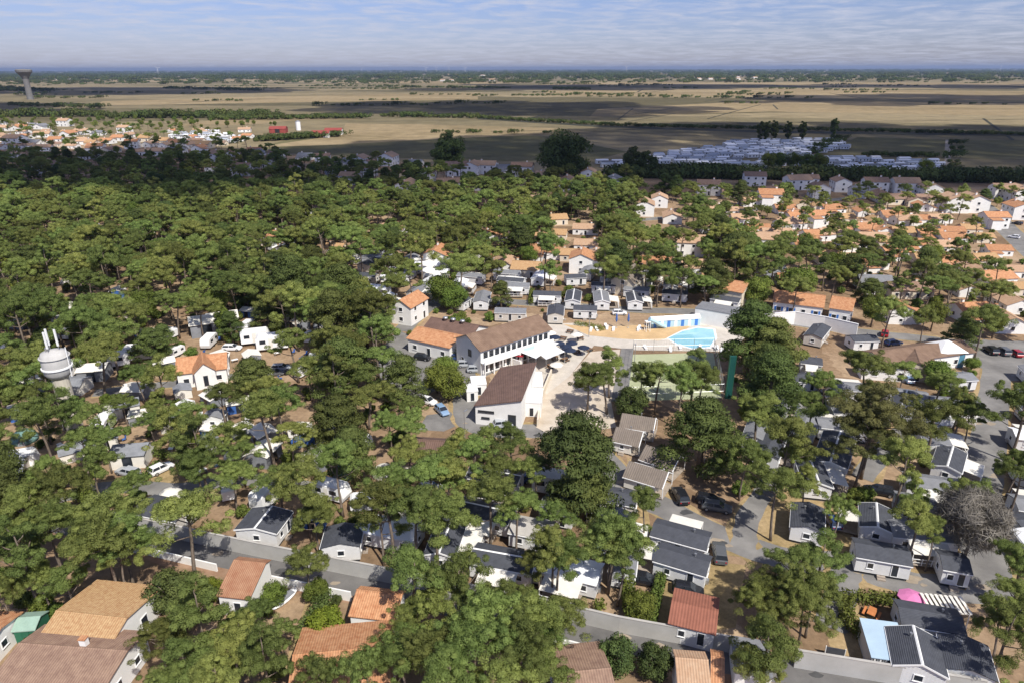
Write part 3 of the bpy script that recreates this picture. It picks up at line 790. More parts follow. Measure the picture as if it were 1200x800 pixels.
# --- the mobile homes one can tell apart
mobile('white mobile home with slate roof standing on the camp road bend', (766, 612.5), (832, 630), side='b', awn=M_canvas)
t = mobile('white mobile home with slate roof and canopied terrace at its left end', (770, 641), (832, 659), ridge=None)
add_terrace(t, 'l', t['L'], 4.0, M_canvas, dp=3.2, ln=3.6)
gable('cabin', 'white cabin with wide brick-red roof beside the concrete wall', 'cabin', (787, 704), (842, 717), 3.3, 2.7, 2.9, roof=M_red, wall=M_mob, oh=.2, wins=mob_wins)
mobile('grey-roofed mobile home with pale blue blank gable under the road pine', (947, 617), (948, 588), wd=4.2)
mobile('mobile home with white ridge line and square gable window behind a long one', (1029, 617), (1027, 589), trim=True, wd=4.1, side='b', awn=M_canvas)
mobile('long white mobile home crossed by the leaning pine trunk', (1001, 636), (1067, 647))
t = mobile('long white mobile home with dark roof between pink parasol and blue shed roof', (1052, 711), (1128, 724), side='b')
t = mobile('dark-roofed mobile home with broad white ridge line beside the concrete wall', (1081, 779), (1070, 733), wd=5.0, trim=True, zr=3.6)
mobile('dark grey roofed mobile home on a grass strip beside the wall corner', (1140, 786), (1129, 744), wd=4.6, roof=M_slate)
mobile('mobile home with glossy dark roof in pine shade behind the dirt bank', (1101, 650), (1136, 656), roof=M_slate)
mobile('grey-roofed mobile home with porch posts near the bare grey tree', (1049, 579), (1098, 589), roof=M_slate2)
mobile('white mobile home with half dark roof and cream awning by the right-hand road', (1110, 546), (1117, 523), side='f', awn=M_canvas, trim=True)
mobile('mobile home with dark roof and white ridge under the dull brown pine', (973, 541), (985, 505), trim=True, wd=5.0)
mobile('small blue-grey mobile home below the white-cabin row', (941, 500), (950, 478), roof=M_slate2)
mobile('small dark-roofed mobile home with white bargeboards by the hire office track', (1055, 479), (1063, 457), trim=True)
mobile('low grey flat mobile home behind the white-barged home', (1040, 454), (1088, 461), roof=M_slate2)
mobile('white mobile home on red earth between the reception and the road', (1106, 439), (1139, 437), roof=M_slate2)
mobile('grey-hipped mobile home among cypress trees', (926, 439), (957, 438), roof=M_slate)
mobile('mobile home with white awning in the cypress shade', (938, 418), (964, 421), side='f', awn=M_canvas)
mobile('dark-roofed cabin with cream gable beside the long white wall', (953, 392), (964, 379), roof=M_slate, wall=M_mobb)
mobile('slate-roofed cabin beside the small red car', (996, 394), (1026, 393), roof=M_slate)
mobile('long mobile home with dark slate roof just behind the concrete wall', (166, 586), (219, 596), wd=4.6, wall=M_mobb)
t = mobile('mobile home with half grey half white roof behind the concrete wall', (298, 619), (319, 593), wd=6.0, trim=True)
t = mobile('dark-roofed mobile home with white caravan end in pine shade behind the wall', (398, 637), (404, 612), wd=5.0)
mobile('white mobile home half hidden by pines beyond the foreground wood', (600, 609), (648, 618), roof=M_conc)
mobile('grey-roofed mobile home with shrubs under the dark cypress', (636, 583), (676, 592), roof=M_slate2)
mobile('narrow mobile home standing end-on beside the clipped hedge', (729, 668), (733, 640), wd=3.2, roof=M_slate2)
mobile('small white cabin with grey roof above the blue tarpaulin', (247, 487), (254, 478), wd=3.6, roof=M_slate2)
mobile('mobile home with pale blue roof lights near the green pylon', (885, 512), (893, 488), roof=M_slate2)
mobile('dark mobile home below the cypress with white porch', (898, 530), (910, 500), roof=M_slate, side='f')
mobile('white mobile home at the picture edge beyond the right-hand road', (1190, 610), (1225, 606), roof=M_slate)
for i, (a, b, tr, lab) in enumerate([
    ((587, 331), (621, 332), False, 'big white mobile home with two cream awnings facing the reception roof'),
    ((625, 341), (658, 342), False, 'long mobile home with wide canopy next to hedge gap'),
    ((671, 351), (673, 339), True, 'mobile home with blue-black roof and white ridge beside canopied one'),
    ((706, 352), (704, 340), True, 'mobile home with white ridge line in the middle of the gabled row'),
    ((745, 352), (742, 341), True, 'mobile home with white ridge line nearest the tall hedge'),
    ((693, 330), (722, 331), False, 'mobile home behind the gabled row with awning'),
    ((732, 334), (762, 337), False, 'mobile home behind hedge row with dark window band'),
    ((776, 339), (806, 341), False, 'mobile home in shade of dark tree beyond the pool road'),
    ((834, 345), (868, 350), False, 'mobile home with white awning above the white pool building'),
    ((563, 352), (567, 340), False, 'grey mobile home with round end beside shrubs'),
    ((651, 367), (652, 356), False, 'beige mobile home with slate roof beside reception end wall'),
    ((672, 358), (700, 359), False, 'long dark-roofed mobile home above the pool garden'),
    ((580, 361), (617, 362), False, 'flat cream mobile home behind the reception roof'),
    ((535, 352), (545, 346), False, 'mobile home with blue awning among shrubs'),
    ((662, 322), (686, 321), False, 'white mobile home with grey roof below the lit villas')]):
    mobile(lab, a, b, trim=tr, roof=M_slate if i % 3 else M_slate2, wall=M_mobb if i in (10, 12) else M_mob, side='f' if i in (0, 1, 5, 8, 3, 4) else None, awn=M_canvas, wd=4.0)
# taupe chalets with open triangular porches
for lab, a, b in [('taupe-roofed chalet at the head of the porch row below the court', (729, 484), (761, 489)), ('small taupe chalet tucked below the first porch chalet', (722, 500), (746, 505)),
                  ('taupe-roofed chalet with picnic chairs in front of its porch', (757, 521), (789, 532)), ('taupe-roofed chalet nearest the camp road with open porch', (737, 540), (775, 551))]:
    t = gable('chalet', lab, 'chalet', a, b, 3.7, 2.2, 2.3, roof=M_chalet, wall=M_canvas, oh=.25, z0=.3, wins=[('f', 0, 1.0, .8, .8, 'window')], trim=False)
    L = t['L']
    p = MB()
    for sgn in (-1, 1):
        p.hexa([(L / 2 + 1.4, sgn * 2.3 - .06, .3), (L / 2 + 1.5, sgn * 2.3 - .06, .3), (L / 2 + 1.5, sgn * 2.3 + .06, .3), (L / 2 + 1.4, sgn * 2.3 + .06, .3)],
               [(L / 2 + 1.4, sgn * 2.3 - .06, 2.15), (L / 2 + 1.5, sgn * 2.3 - .06, 2.15), (L / 2 + 1.5, sgn * 2.3 + .06, 2.15), (L / 2 + 1.4, sgn * 2.3 + .06, 2.15)], M_trim)
        p.prism_x([(sgn * 2.55, 2.05), (0, 3.72), (0, 3.9), (sgn * 2.55, 2.2)], L / 2 + 1.38, L / 2 + 1.52, M_trim)
    p.build('porch_frame', t)
    d = MB(); d.box(L / 2 + .01, L / 2 + 1.55, -2.4, 2.4, .2, .3, M_deck); d.build('porch_deck', t)
    r2 = MB(); r2.prism_x([(-2.55, 2.05), (0, 3.72), (2.55, 2.05), (2.55, 2.17), (0, 3.84), (-2.55, 2.17)], L / 2 + .26, L / 2 + 1.36, M_chalet); r2.build('porch_roof', t)

# --- the reception block
def long_facade(L):
    out = []
    n = 12
    for i in range(n):
        u = (i + .5) / n * (L - 1) - (L - 1) / 2
        out.append(('f', u, 3.6, 1.35, 1.7, 'window', M_trim)); out.append(('f', u, .3, 1.2, 2.0, 'window', M_trim))
    out += [('l', -.6, 3.2, 1.2, 1.6, 'window', M_dkmetal), ('l', 2.2, .1, 1.2, 2.1, 'door')]
    return out
t = gable('reception_building', 'two-storey reception building with long brown roof and white gable', 'building', (546, 393), (631, 369), 8.0, 5.9, 4.6, 4.6, roof=M_brown2, oh=.5, wins=long_facade)
L = t['L']
b = MB(); b.box(-L / 2, L / 2, -6.0, -4.61, 2.75, 2.95, M_white); b.build('balcony', t)
for i in range(9):
    x = -L / 2 + .2 + i * (L - .4) / 8; q = MB(); q.box(x - .12, x + .12, -5.95, -5.7, 0, 2.74, M_white); q.build('column', t)
q = MB(); q.box(-L / 2, L / 2, -5.98, -5.9, 2.96, 3.85, M_white); q.build('parapet', t)
q = MB(); q.box(1, 4.2, -6.02, -5.985, 2.9, 3.8, M_ltblue); q.build('blue_panel', t)
gable('dining_hall', 'low brown-roofed hall with round roof vents behind the reception', 'building', (505, 372), (562, 382), 5.6, 3.6, 5.0, roof=M_brown, oh=.4, wins=house_wins('flr', 1, 3, wid=7))
for px_, py_ in ((522, 375), (531, 376.6), (542, 378.5)):
    p = W(px_, py_, 5.7); v = MB(); v.lathe([(.35, 0), (.35, .6), (.7, .65), (.55, .95), (.1, 1.1)], M_steel, 12); o = v.build('roof_vent', None, True); o.location = (p.x, p.y, 5.5)
    tag(o, 'round steel vent on the low brown hall roof', 'roof vent', 'vents on the hall roof')
gable('orange_annex', 'orange-tiled annex with white end wall against the reception', 'building', (489, 383), (540, 394), 4.8, 3.4, 4.2, roof=M_terra, oh=.3, wins=house_wins('flr', 1, 3.2, wid=6))
# shed-roofed brown building: low eave on its left, high edge on its right
cA, cB, cC, cD = W(557, 474, 4.0), W(611, 468, 6.0), W(628, 425, 6.0), W(587, 431, 4.0)
mid = (cA + cB + cC + cD) / 4
t = thing('sports_hall', 'white hall with single sloping brown roof beside the asphalt yard', 'building', (mid.x, mid.y, 0))
occ(mid.x, mid.y, math.atan2((cC - cB).y, (cC - cB).x), (cC - cB).length / 2, (cB - cA).length / 2)
def rel(v, z): return (v.x - mid.x, v.y - mid.y, z)
m_ = MB(); m_.hexa([rel(v, 0) for v in (cA, cB, cC, cD)], [rel(cA, 3.9), rel(cB, 5.9), rel(cC, 5.9), rel(cD, 3.9)], M_white); m_.build('wall', t)
def ex(v, k): return ((v.x - mid.x) * k, (v.y - mid.y) * k)
m_ = MB(); m_.hexa([(*ex(cA, 1.04), 3.89), (*ex(cB, 1.04), 5.93), (*ex(cC, 1.04), 5.93), (*ex(cD, 1.04), 3.89)], [(*ex(cA, 1.04), 4.06), (*ex(cB, 1.04), 6.1), (*ex(cC, 1.04), 6.1), (*ex(cD, 1.04), 4.06)], M_brown); m_.build('roof', t)
fa = math.atan2((cB - cA).y, (cB - cA).x)
for fr_, z_, w_, h_, kind in ((.15, 2.6, 1.6, .45, 'window'), (.32, 2.6, 1.6, .45, 'window'), (.22, 1.3, 1.6, .4, 'window'), (.8, .1, 1.5, 2.6, 'door')):
    p = cA.lerp(cB, fr_); window_part(t, (p.x - mid.x + .01 * math.sin(fa), p.y - mid.y - .01 * math.cos(fa), z_), fa, w_, h_, kind, M_dkmetal)
for p1, p2, dp, z1, lab in [((612, 470), (634, 471), 6, 3.2, 'white flat-roofed lean-to on the sunny side of the brown-roofed hall'), ((620, 452), (636, 452), 7, 2.8, 'low white flat-roofed store next to the hall lean-to'),
                            ((553, 450), (570, 449), 4.0, 2.6, 'small white kiosk on the shady side of the brown-roofed hall'), ((547, 458), (560, 457), 3.5, 2.4, 'small white bin store in front of the kiosk')]:
    block('flat_store', lab, 'store', p1, p2, dp, z1, M_trim, M_white, wins=[('f', 0, .1, .9, 1.9, 'door')])
# white terrace wall below the reception
def wall_run(name, label, pix, h, th, m, cope=None, z=0.0, cat='wall'):
    pts = [W(px, py, 0) for px, py in pix]
    mb = MB(); cb = MB()
    for a, b in zip(pts[:-1], pts[1:]):
        d = (b - a).normalized(); n = Vector((-d.y, d.x, 0)) * th / 2; e = d * .0
        q = [a - n, b - n, b + n, a + n]
        mb.hexa([(v.x, v.y, z) for v in q], [(v.x, v.y, h) for v in q], m)
        if cope:
            n2 = n * 1.35; q = [a - n2, b - n2, b + n2, a + n2]
            cb.hexa([(v.x, v.y, h + .003) for v in q], [(v.x, v.y, h + .09) for v in q], cope)
        occ((a.x + b.x) / 2, (a.y + b.y) / 2, math.atan2(d.y, d.x), (b - a).length / 2, th / 2)
    c = pts[len(pts) // 2]
    t = thing(name, label, cat, (c.x, c.y, 0))
    for o in [mb.build('wall_body', t)] + ([cb.build('coping', t)] if cope else []):
        o.matrix_parent_inverse = Matrix.Translation((-c.x, -c.y, 0))
    return t
wall_run('garden_wall', 'white render wall along the slope below the reception gable', [(566, 419), (585, 424), (610, 432)], 1.9, .25, M_white)
wall_run('garden_wall', 'tan boundary wall beside the sandy yard', [(646, 440), (634, 470), (630, 500)], 1.6, .3, M_cream)

# --- pool side
block('pool_building', 'long white windowless pool building with grey flat roof', 'building', (815, 360.5), (876, 371), 6, 4.2, M_slate2, M_white)
wall_run('long_wall', 'long white rendered wall running from the pool building to the red car', [(878, 384), (930, 380), (965, 386), (1003, 395)], 3.4, .3, M_white, M_trim)
for i, px_ in enumerate(range(766, 816, 8)):
    p = W(px_, 383 - (px_ - 766) * .06, 0)
    t = thing('beach_cabin', 'light blue wooden changing cabin in the row beside the pool', 'cabin', (p.x, p.y, 0), R(6), 'blue cabins beside the pool')
    k = MB(); k.prism_x([(-1, 0), (1, 0), (1, 2.0), (0, 2.7), (-1, 2.0)], -1, 1, M_ltblue); k.build('wall', t)
    k = MB(); k.prism_x([(-1.15, 1.93), (0, 2.72), (1.15, 1.93), (1.15, 2.03), (0, 2.82), (-1.15, 2.03)], -1.1, 1.1, M_trim); k.build('roof', t)
    k = MB(); k.box(-.4, .4, -1.05, -1.005, .05, 1.85, M_trim if i % 2 else M_bluew); k.build('door', t)
# --- mast of green sheet by the trees
p = W(853, 466, 0)
t = thing('green_pylon', 'tall flat dark green pylon standing among trees by the court', 'pylon', (p.x, p.y, 0))
k = MB(); k.box(-.55, .55, -.3, .3, 0, 9.2, M_greenp); k.build('panel', t)
k = MB(); k.box(-.62, -.552, -.34, .34, 0, 9.3, M_shedg); k.box(.552, .62, -.34, .34, 0, 9.3, M_shedg); k.build('frame', t)
# --- house with blue shutters
gable('shuttered_house', 'white holiday house with long orange roof beside blue-shuttered house', 'house', (908, 340), (968, 347), 5.4, 3.4, 4.0, roof=M_terra, wins=house_wins('flr', 1, 3, sh=M_bluew, wid=5))
gable('shuttered_house', 'white house with orange hipped roof and bright blue shutters', 'house', (975, 347), (1003, 351), 5.8, 3.8, 4.0, roof=M_terra, wins=house_wins('flr', 1, 2.2, sh=M_bluew, wid=5))
# --- hire office on the right
gable('hire_office', 'low office with long shallow brown roof beside blue glass pavilion', 'building', (1022, 413), (1128, 399), 4.6, 3.4, 3.6, roof=M_brown2, wins=house_wins('f', 1, 3), oh=.4)
gable('office_wing', 'cream gabled wing with brown roof projecting from the low office', 'building', (1078, 425), (1072, 408), 4.4, 3.0, 3.6, roof=M_brown2, wall=M_cream, wins=[('l', 0, .1, 1.4, 2.1, 'door')])
block('office_store', 'long white flat-fronted store with grey roof below the office', 'building', (1012, 429), (1072, 433), 4, 3.0, M_slate2, M_white, wins=house_wins('f', 1, 4))
c_, a_, L_ = frame_of((1104, 408), (1134, 407), 4.8)
t = thing('glass_pavilion', 'blue glazed pavilion with white pyramid roof at the car park', 'pavilion', (c_[0], c_[1], 0), a_); occ(c_[0], c_[1] + 2.5, a_, L_ / 2, 3)
k = MB(); k.box(-L_ / 2, L_ / 2, 0, 5.5, 0, 3.6, M_bluegl); k.build('glazed_wall', t)
k = MB(); k.hexa([(-L_ / 2 - .4, -.4, 3.61), (L_ / 2 + .4, -.4, 3.61), (L_ / 2 + .4, 5.9, 3.61), (-L_ / 2 - .4, 5.9, 3.61)], [(-.6, 2.2, 5.4), (.6, 2.2, 5.4), (.6, 3.2, 5.4), (-.6, 3.2, 5.4)], M_trim); k.build('roof', t)
for i in range(5):
    x = -L_ / 2 + i * L_ / 4; k = MB(); k.box(x - .08, x + .08, -.07, -.003, 0, 3.6, M_trim); k.build('mullion', t)
# --- left and middle houses
gable('tiled_house', 'white house with orange tile roof and tall central gable among pines', 'house', (206, 420), (266, 413), 5.2, 3.4, 4.2, roof=M_terra, wins=house_wins('flr', 1, 3, wid=6))
gable('tiled_house', 'white gabled wing with orange roof on the pine-shaded house', 'house', (238, 426), (236, 412), 5.8, 4.0, 2.0, roof=M_terra, wins=[('l', 0, .8, .9, 2.2, 'window', M_dkmetal)])
gable('hip_house', 'beige house with dark brown roof under pines by the asphalt yard', 'house', (474, 514), (522, 517), 5.0, 3.0, 4.2, roof=M_brown, wall=M_cream, wins=house_wins('fr', 1, 3, wid=5))
gable('service_building', 'tall white and blue-grey service building behind dark cypress', 'building', (468, 352), (490, 340), 6.8, 5.0, 3.0, roof=M_terra, wins=house_wins('flr', 2, 3, wid=4))
gable('village_house', 'cream house with two-tier orange roof behind the pool building', 'house', (849, 327), (878, 332), 6.4, 4.6, 4.0, roof=M_terra, wall=M_cream, wins=house_wins('flr', 1, 3))
gable('village_house', 'beige villa with steep grey-brown roof behind the gabled row', 'house', (730, 318), (744, 309), 7.5, 4.2, 3.6, roof=M_chalet, wall=M_cream, wins=house_wins('flr', 2, 3))

# --- boundary walls of the lane
wall_run('boundary_wall', 'grey concrete wall along the far side of the lane below the slate-roofed homes', [(120, 612), (235, 637), (305, 652), (420, 675), (545, 700)], 2.3, .22, M_concwall, M_conc)
wall_run('boundary_wall', 'grey concrete wall along the lane below the brick-red roofed cabin', [(545, 700.5), (650, 722), (725, 740), (850, 763), (900, 772)], 2.3, .22, M_concwall, M_conc)
wall_run('boundary_wall', 'grey concrete wall on the near side of the broad white-ridged mobile home', [(930, 781), (1050, 801), (1150, 818)], 2.5, .22, M_concwall, M_conc)
wall_run('low_wall', 'low white rendered garden wall on the near side of the lane', [(120, 640), (175, 650), (255, 669)], 1.2, .2, M_white)
wall_run('low_wall', 'white rendered wall between the brown-roofed cottage and orange cottage', [(316, 684), (345, 690), (378, 697), (412, 704)], 1.5, .2, M_white)
wall_run('low_wall', 'white patio wall behind the hazel-brown house', [(640, 762), (668, 766), (700, 775)], 2.0, .2, M_white)
# ------------------------------------------------------------------ vehicles
def make_car(kind, color, label):
    dims = {'hatch': (4.0, .86, .95, 1.48, -1.85, .95, -1.55, .25), 'suv': (4.5, .93, 1.08, 1.7, -2.15, 1.0, -1.95, .3), 'estate': (4.5, .88, .95, 1.46, -2.1, 1.0, -1.8, .3), 'van': (4.9, .96, 1.15, 1.95, -2.4, 1.75, -2.35, 1.0)}[kind]
    Ln, hw, zb, zt, cx0, cx1, rx0, rx1 = dims; pm = CARPAINT[color]
    t = thing('car' if kind != 'van' else 'van', label, 'car' if kind != 'van' else 'van', (0, 0, 0))
    b = MB(); h = Ln / 2
    secs = [(-h, .38, zb * .82, hw * .82), (-h + .12, .3, zb * .97, hw * .95), (-h + .7, .25, zb, hw), (cx1 - .1, .25, zb, hw), (h - .5, .25, zb * .86, hw * .97), (h - .1, .3, zb * .74, hw * .88), (h, .38, zb * .62, hw * .74)]
    vs = []; fs = []
    for x, z0, z1, w in secs:
        vs += [(x, -w * .93, z0), (x, -w, (z0 + z1) / 2), (x, -w * .9, z1), (x, w * .9, z1), (x, w, (z0 + z1) / 2), (x, w * .93, z0)]
    for i in range(len(secs) - 1):
        for k in range(6):
            a = i * 6 + k; c = i * 6 + (k + 1) % 6; fs.append((a, c, c + 6, a + 6))
    fs += [tuple(range(6))[::-1], tuple(range(len(secs) * 6 - 6, len(secs) * 6))]
    b.add(vs, fs, pm); b.build('body', t)
    g = MB(); w0 = hw * .89; w1 = hw * .72
    g.hexa([(cx0, -w0, zb - .02), (cx1, -w0, zb - .02), (cx1, w0, zb - .02), (cx0, w0, zb - .02)], [(rx0, -w1, zt - .06), (rx1, -w1, zt - .06), (rx1, w1, zt - .06), (rx0, w1, zt - .06)], M_glass); g.build('cabin_glass', t)
    r = MB(); r.hexa([(rx0 - .03, -w1 - .02, zt - .06), (rx1 + .03, -w1 - .02, zt - .06), (rx1 + .03, w1 + .02, zt - .06), (rx0 - .03, w1 + .02, zt - .06)], [(rx0 + .1, -w1 + .08, zt), (rx1 - .12, -w1 + .08, zt), (rx1 - .12, w1 - .08, zt), (rx0 + .1, w1 - .08, zt)], pm)
    for s in (-1, 1):
        for xa, xb in ((cx0 + .02, rx0 + .02), (-.45, -.5), (cx1 - .03, rx1 - .02)):
            r.hexa([(xa - .05, s * (w0 + .012) - .02, zb), (xa + .05, s * (w0 + .012) - .02, zb), (xa + .05, s * (w0 + .012) + .02, zb), (xa - .05, s * (w0 + .012) + .02, zb)],
                   [(xb - .05, s * (w1 + .012) - .02, zt - .05), (xb + .05, s * (w1 + .012) - .02, zt - .05), (xb + .05, s * (w1 + .012) + .02, zt - .05), (xb - .05, s * (w1 + .012) + .02, zt - .05)], pm)
    if kind == 'van':
        r.box(cx0 + .1, .35, -hw * .9, hw * .9, zb + .01, zt - .08, pm)
    r.build('roof', t)
    if 'wheel' not in WCACHE:
        k = MB(); k.lathe([(.2, -.1), (.31, -.1), (.33, -.05), (.33, .05), (.31, .1), (.2, .1)], M_tyre, 14); me = k.mesh('wheel', False)
        k2 = MB(); k2.lathe([(.19, -.115), (.2, -.115), (.2, .115), (.19, .115)], M_steel, 10); WCACHE['wheel'] = (me, k2.mesh('rim'))
    for x in (-h + .8, h - .85):
        for s in (-1, 1):
            o = obj('wheel', WCACHE['wheel'][0], t, (x, s * (hw - .1), .33)); o.rotation_euler = (math.pi / 2, 0, 0); obj('rim', WCACHE['wheel'][1], o)
    for s in (-1, 1):
        k = MB(); k.box(h - .16, h - .03, s * hw * .62 - .16, s * hw * .62 + .16, zb * .5, zb * .66, M_lamp); k.build('headlight', t)
        k = MB(); k.box(-h - .01, -h + .1, s * hw * .66 - .1, s * hw * .66 + .1, zb * .62, zb * .8, M_redp); k.build('tail_light', t)
    return t
CARP = {}
def car(px, py, ang, kind, color, label):
    p = W(px, py, 0.5); key = (kind, color)
    if key not in CARP:
        t = make_car(kind, color, label); remember(t); CARP[key] = t; t.location = (p.x, p.y, .06); t.rotation_euler = (0, 0, R(ang))
    else: t = dup(CARP[key], (p.x, p.y, .06), R(ang), label)
    occ(p.x, p.y, R(ang), 2.6, 1.2)
    return t
for a in [(590, 497, 10, 'hatch', 'silver', 'silver car parked in front of the white hall gable'), (533, 419, -10, 'estate', 'blue', 'dark blue car beside the white reception gable'),
          (547, 427, 5, 'estate', 'silver', 'silver car with roof bars parked beside the dark blue car'), (559, 433, 3, 'estate', 'silver', 'silver estate car nearest the kerb below the reception'),
          (495, 419, -20, 'hatch', 'black', 'black car parked in the shade of dark cypress'), (501, 470, -30, 'hatch', 'white', 'white car tucked under round-crowned tree'),
          (518, 481, -60, 'hatch', 'paleblue', 'pale blue car parked under the round trees'), (622, 558, 35, 'estate', 'blue', 'dark car beside the planted bank under the cypress'),
          (797, 581, 95, 'suv', 'black', 'black car nose-on in the cypress shade'), (832, 586, -20, 'estate', 'black', 'dark car parked at the cypress trunk'), (840, 594, -18, 'estate', 'grey', 'grey car parked alongside the dark one in cypress shade'),
          (843, 648, 80, 'suv', 'grey', 'dark grey car at the gable end of white mobile home'), (754, 679, -15, 'estate', 'black', 'black car under canopy beside clipped hedge'),
          (806, 691, -14, 'hatch', 'black', 'black car with pale roof half behind brick-red roofed cabin'), (1098, 496, 172, 'van', 'white', 'white van parked in the camp lane'),
          (189, 549, 55, 'hatch', 'white', 'white car parked on the red earth plot'), (150, 553, 160, 'estate', 'silver', 'silver car half hidden under pines by earth plot'),
          (1037, 391, 60, 'hatch', 'red', 'small red car on the road past the slate-roofed cabin'), (1047, 402, 15, 'estate', 'blue', 'blue car beside the low brown office roof'),
          (1161, 411, 85, 'suv', 'black', 'black car in the car park row next to grey one'), (1175, 412, 85, 'suv', 'grey', 'grey car in the middle of the car park row'), (1190, 414, 85, 'hatch', 'red', 'dark red car at the end of the car park row'),
          (726, 367, 0, 'hatch', 'white', 'white car behind the two closed blue parasols'), (588, 358, 0, 'estate', 'black', 'black car in front of the big canopied mobile home'),
          (1064, 444, 80, 'hatch', 'paleblue', 'pale blue car under the store roof end'), (975, 610, 88, 'hatch', 'blue', 'dark blue car between the two mobile home gables'),
          (330, 431, 5, 'estate', 'silver', 'silver car on the sandy clearing by dark cypress'), (322, 437, 8, 'hatch', 'grey', 'grey car on the sandy clearing'), (272, 408, 0, 'estate', 'white', 'white car behind the orange-roofed pine house'),
          (986, 381, -8, 'hatch', 'white', 'white car parked along the long white wall'), (994, 384, -8, 'hatch', 'silver', 'silver car parked at the end of long white wall'),
          (1192, 262, 120, 'hatch', 'black', 'black car parked along the wide town street'), (1188, 278, 130, 'hatch', 'white', 'white car parked along the wide town street kerb'), (1180, 240, 120, 'estate', 'blue', 'blue car near the top of the wide town street'),
          (1030, 575, 160, 'estate', 'black', 'black car deep in the shade of dull brown pine'), (505, 572, 0, 'hatch', 'white', 'white car under the pines behind the wall'), (965, 461, 60, 'hatch', 'grey', 'grey car between dark mobile homes')]:
    car(*a)

# ------------------------------------------------------------------ caravans and tents under the trees
def make_caravan():
    t = thing('caravan', 'white touring caravan', 'caravan', (0, 0, 0))
    b = MB(); b.add([], [], M_trim)
    prof = [(-2.4, .55), (2.3, .55), (2.5, 1.2), (2.2, 2.2), (1.9, 2.55), (-2.0, 2.6), (-2.4, 2.3)]
    n = len(prof); vs = [(x, -1.05, z) for x, z in prof] + [(x, 1.05, z) for x, z in prof]
    b.add(vs, [tuple(range(n)), tuple(range(n, 2 * n))[::-1]] + [(i, n + i, n + (i + 1) % n, (i + 1) % n) for i in range(n)], M_trim); b.build('body', t)
    for x, w in ((-1.4, .9), (.9, 1.1)):
        for s in (-1, 1):
            k = MB(); k.box(x - w / 2, x + w / 2, s * 1.055 - .01, s * 1.055 + .01, 1.45, 2.05, M_glass); k.build('window', t)
    k = MB(); k.box(-.5, .1, -1.075, -1.055, .65, 2.3, M_canvas); k.build('door', t)
    for s in (-1, 1):
        k = MB(); k.tube([(-.2, s * .85, .32), (-.2, s * 1.04, .32)], .32, M_tyre, 12); k.build('wheel', t)
    k = MB(); k.tube([(2.2, 0, .5), (3.3, 0, .5)], .06, M_dkmetal, 6); k.tube([(3.2, 0, 0), (3.2, 0, .55)], .05, M_dkmetal, 6); k.build('drawbar', t)
    return t
def make_tent(canv, name='awning_tent'):
    t = thing(name, 'tent', 'tent', (0, 0, 0))
    b = MB(); b.prism_x([(-1.9, 0), (1.7, 0), (1.7, 1.7), (.2, 2.5), (-1.9, 1.9)], -2.1, 2.1, canv); b.build('canvas', t)
    r = MB(); r.prism_x([(-2.1, 1.88), (.2, 2.52), (1.9, 1.66), (1.9, 1.7), (.2, 2.57), (-2.1, 1.93)], -2.25, 2.25, M_canvas if canv is not M_canvas else M_greyc); r.build('roof_sheet', t)
    d = MB(); d.box(-.6, .6, -1.93, -1.905, .05, 1.7, M_glass); d.build('doorway', t)
    return t
def make_dome(canv):
    t = thing('dome_tent', 'tent', 'tent', (0, 0, 0))
    b = MB(); b.lathe([(1.7, 0), (1.66, .5), (1.4, 1.1), (.9, 1.5), (.3, 1.68), (.02, 1.7)], canv, 12); b.build('canvas', t, True)
    k = MB(); k.hexa([(-.5, -1.72, .02), (.5, -1.72, .02), (.5, -1.3, .02), (-.5, -1.3, .02)], [(-.2, -1.5, 1.0), (.2, -1.5, 1.0), (.2, -1.2, 1.0), (-.2, -1.2, 1.0)], M_greyc); k.build('doorway', t)
    return t
PROT = [(make_caravan(), 'white touring caravan'), (make_tent(M_greyc), 'grey awning tent with pale roof'), (make_tent(M_canvas), 'cream frame tent with grey roof'), (make_tent(M_bluec), 'blue frame tent with pale roof'),
        (make_dome(M_tealc), 'teal dome tent'), (make_dome(M_canvas), 'off-white dome tent')]
for t, _ in PROT: remember(t)
FIRST = set()
def pitch(k, x, y, rz, where, s=1.0):
    t, nm = PROT[k]; lab = f'{nm} {where}'
    if k not in FIRST:
        FIRST.add(k); t.location = (x, y, .0); t.rotation_euler = (0, 0, rz); tag(t, lab, 'caravan' if k == 0 else 'tent', lab); t.scale = (s, s, s)
    else: dup(t, (x, y, .0), rz, lab, lab, s)
    occ(x, y, rz, 2.6 * s, 2.2 * s)
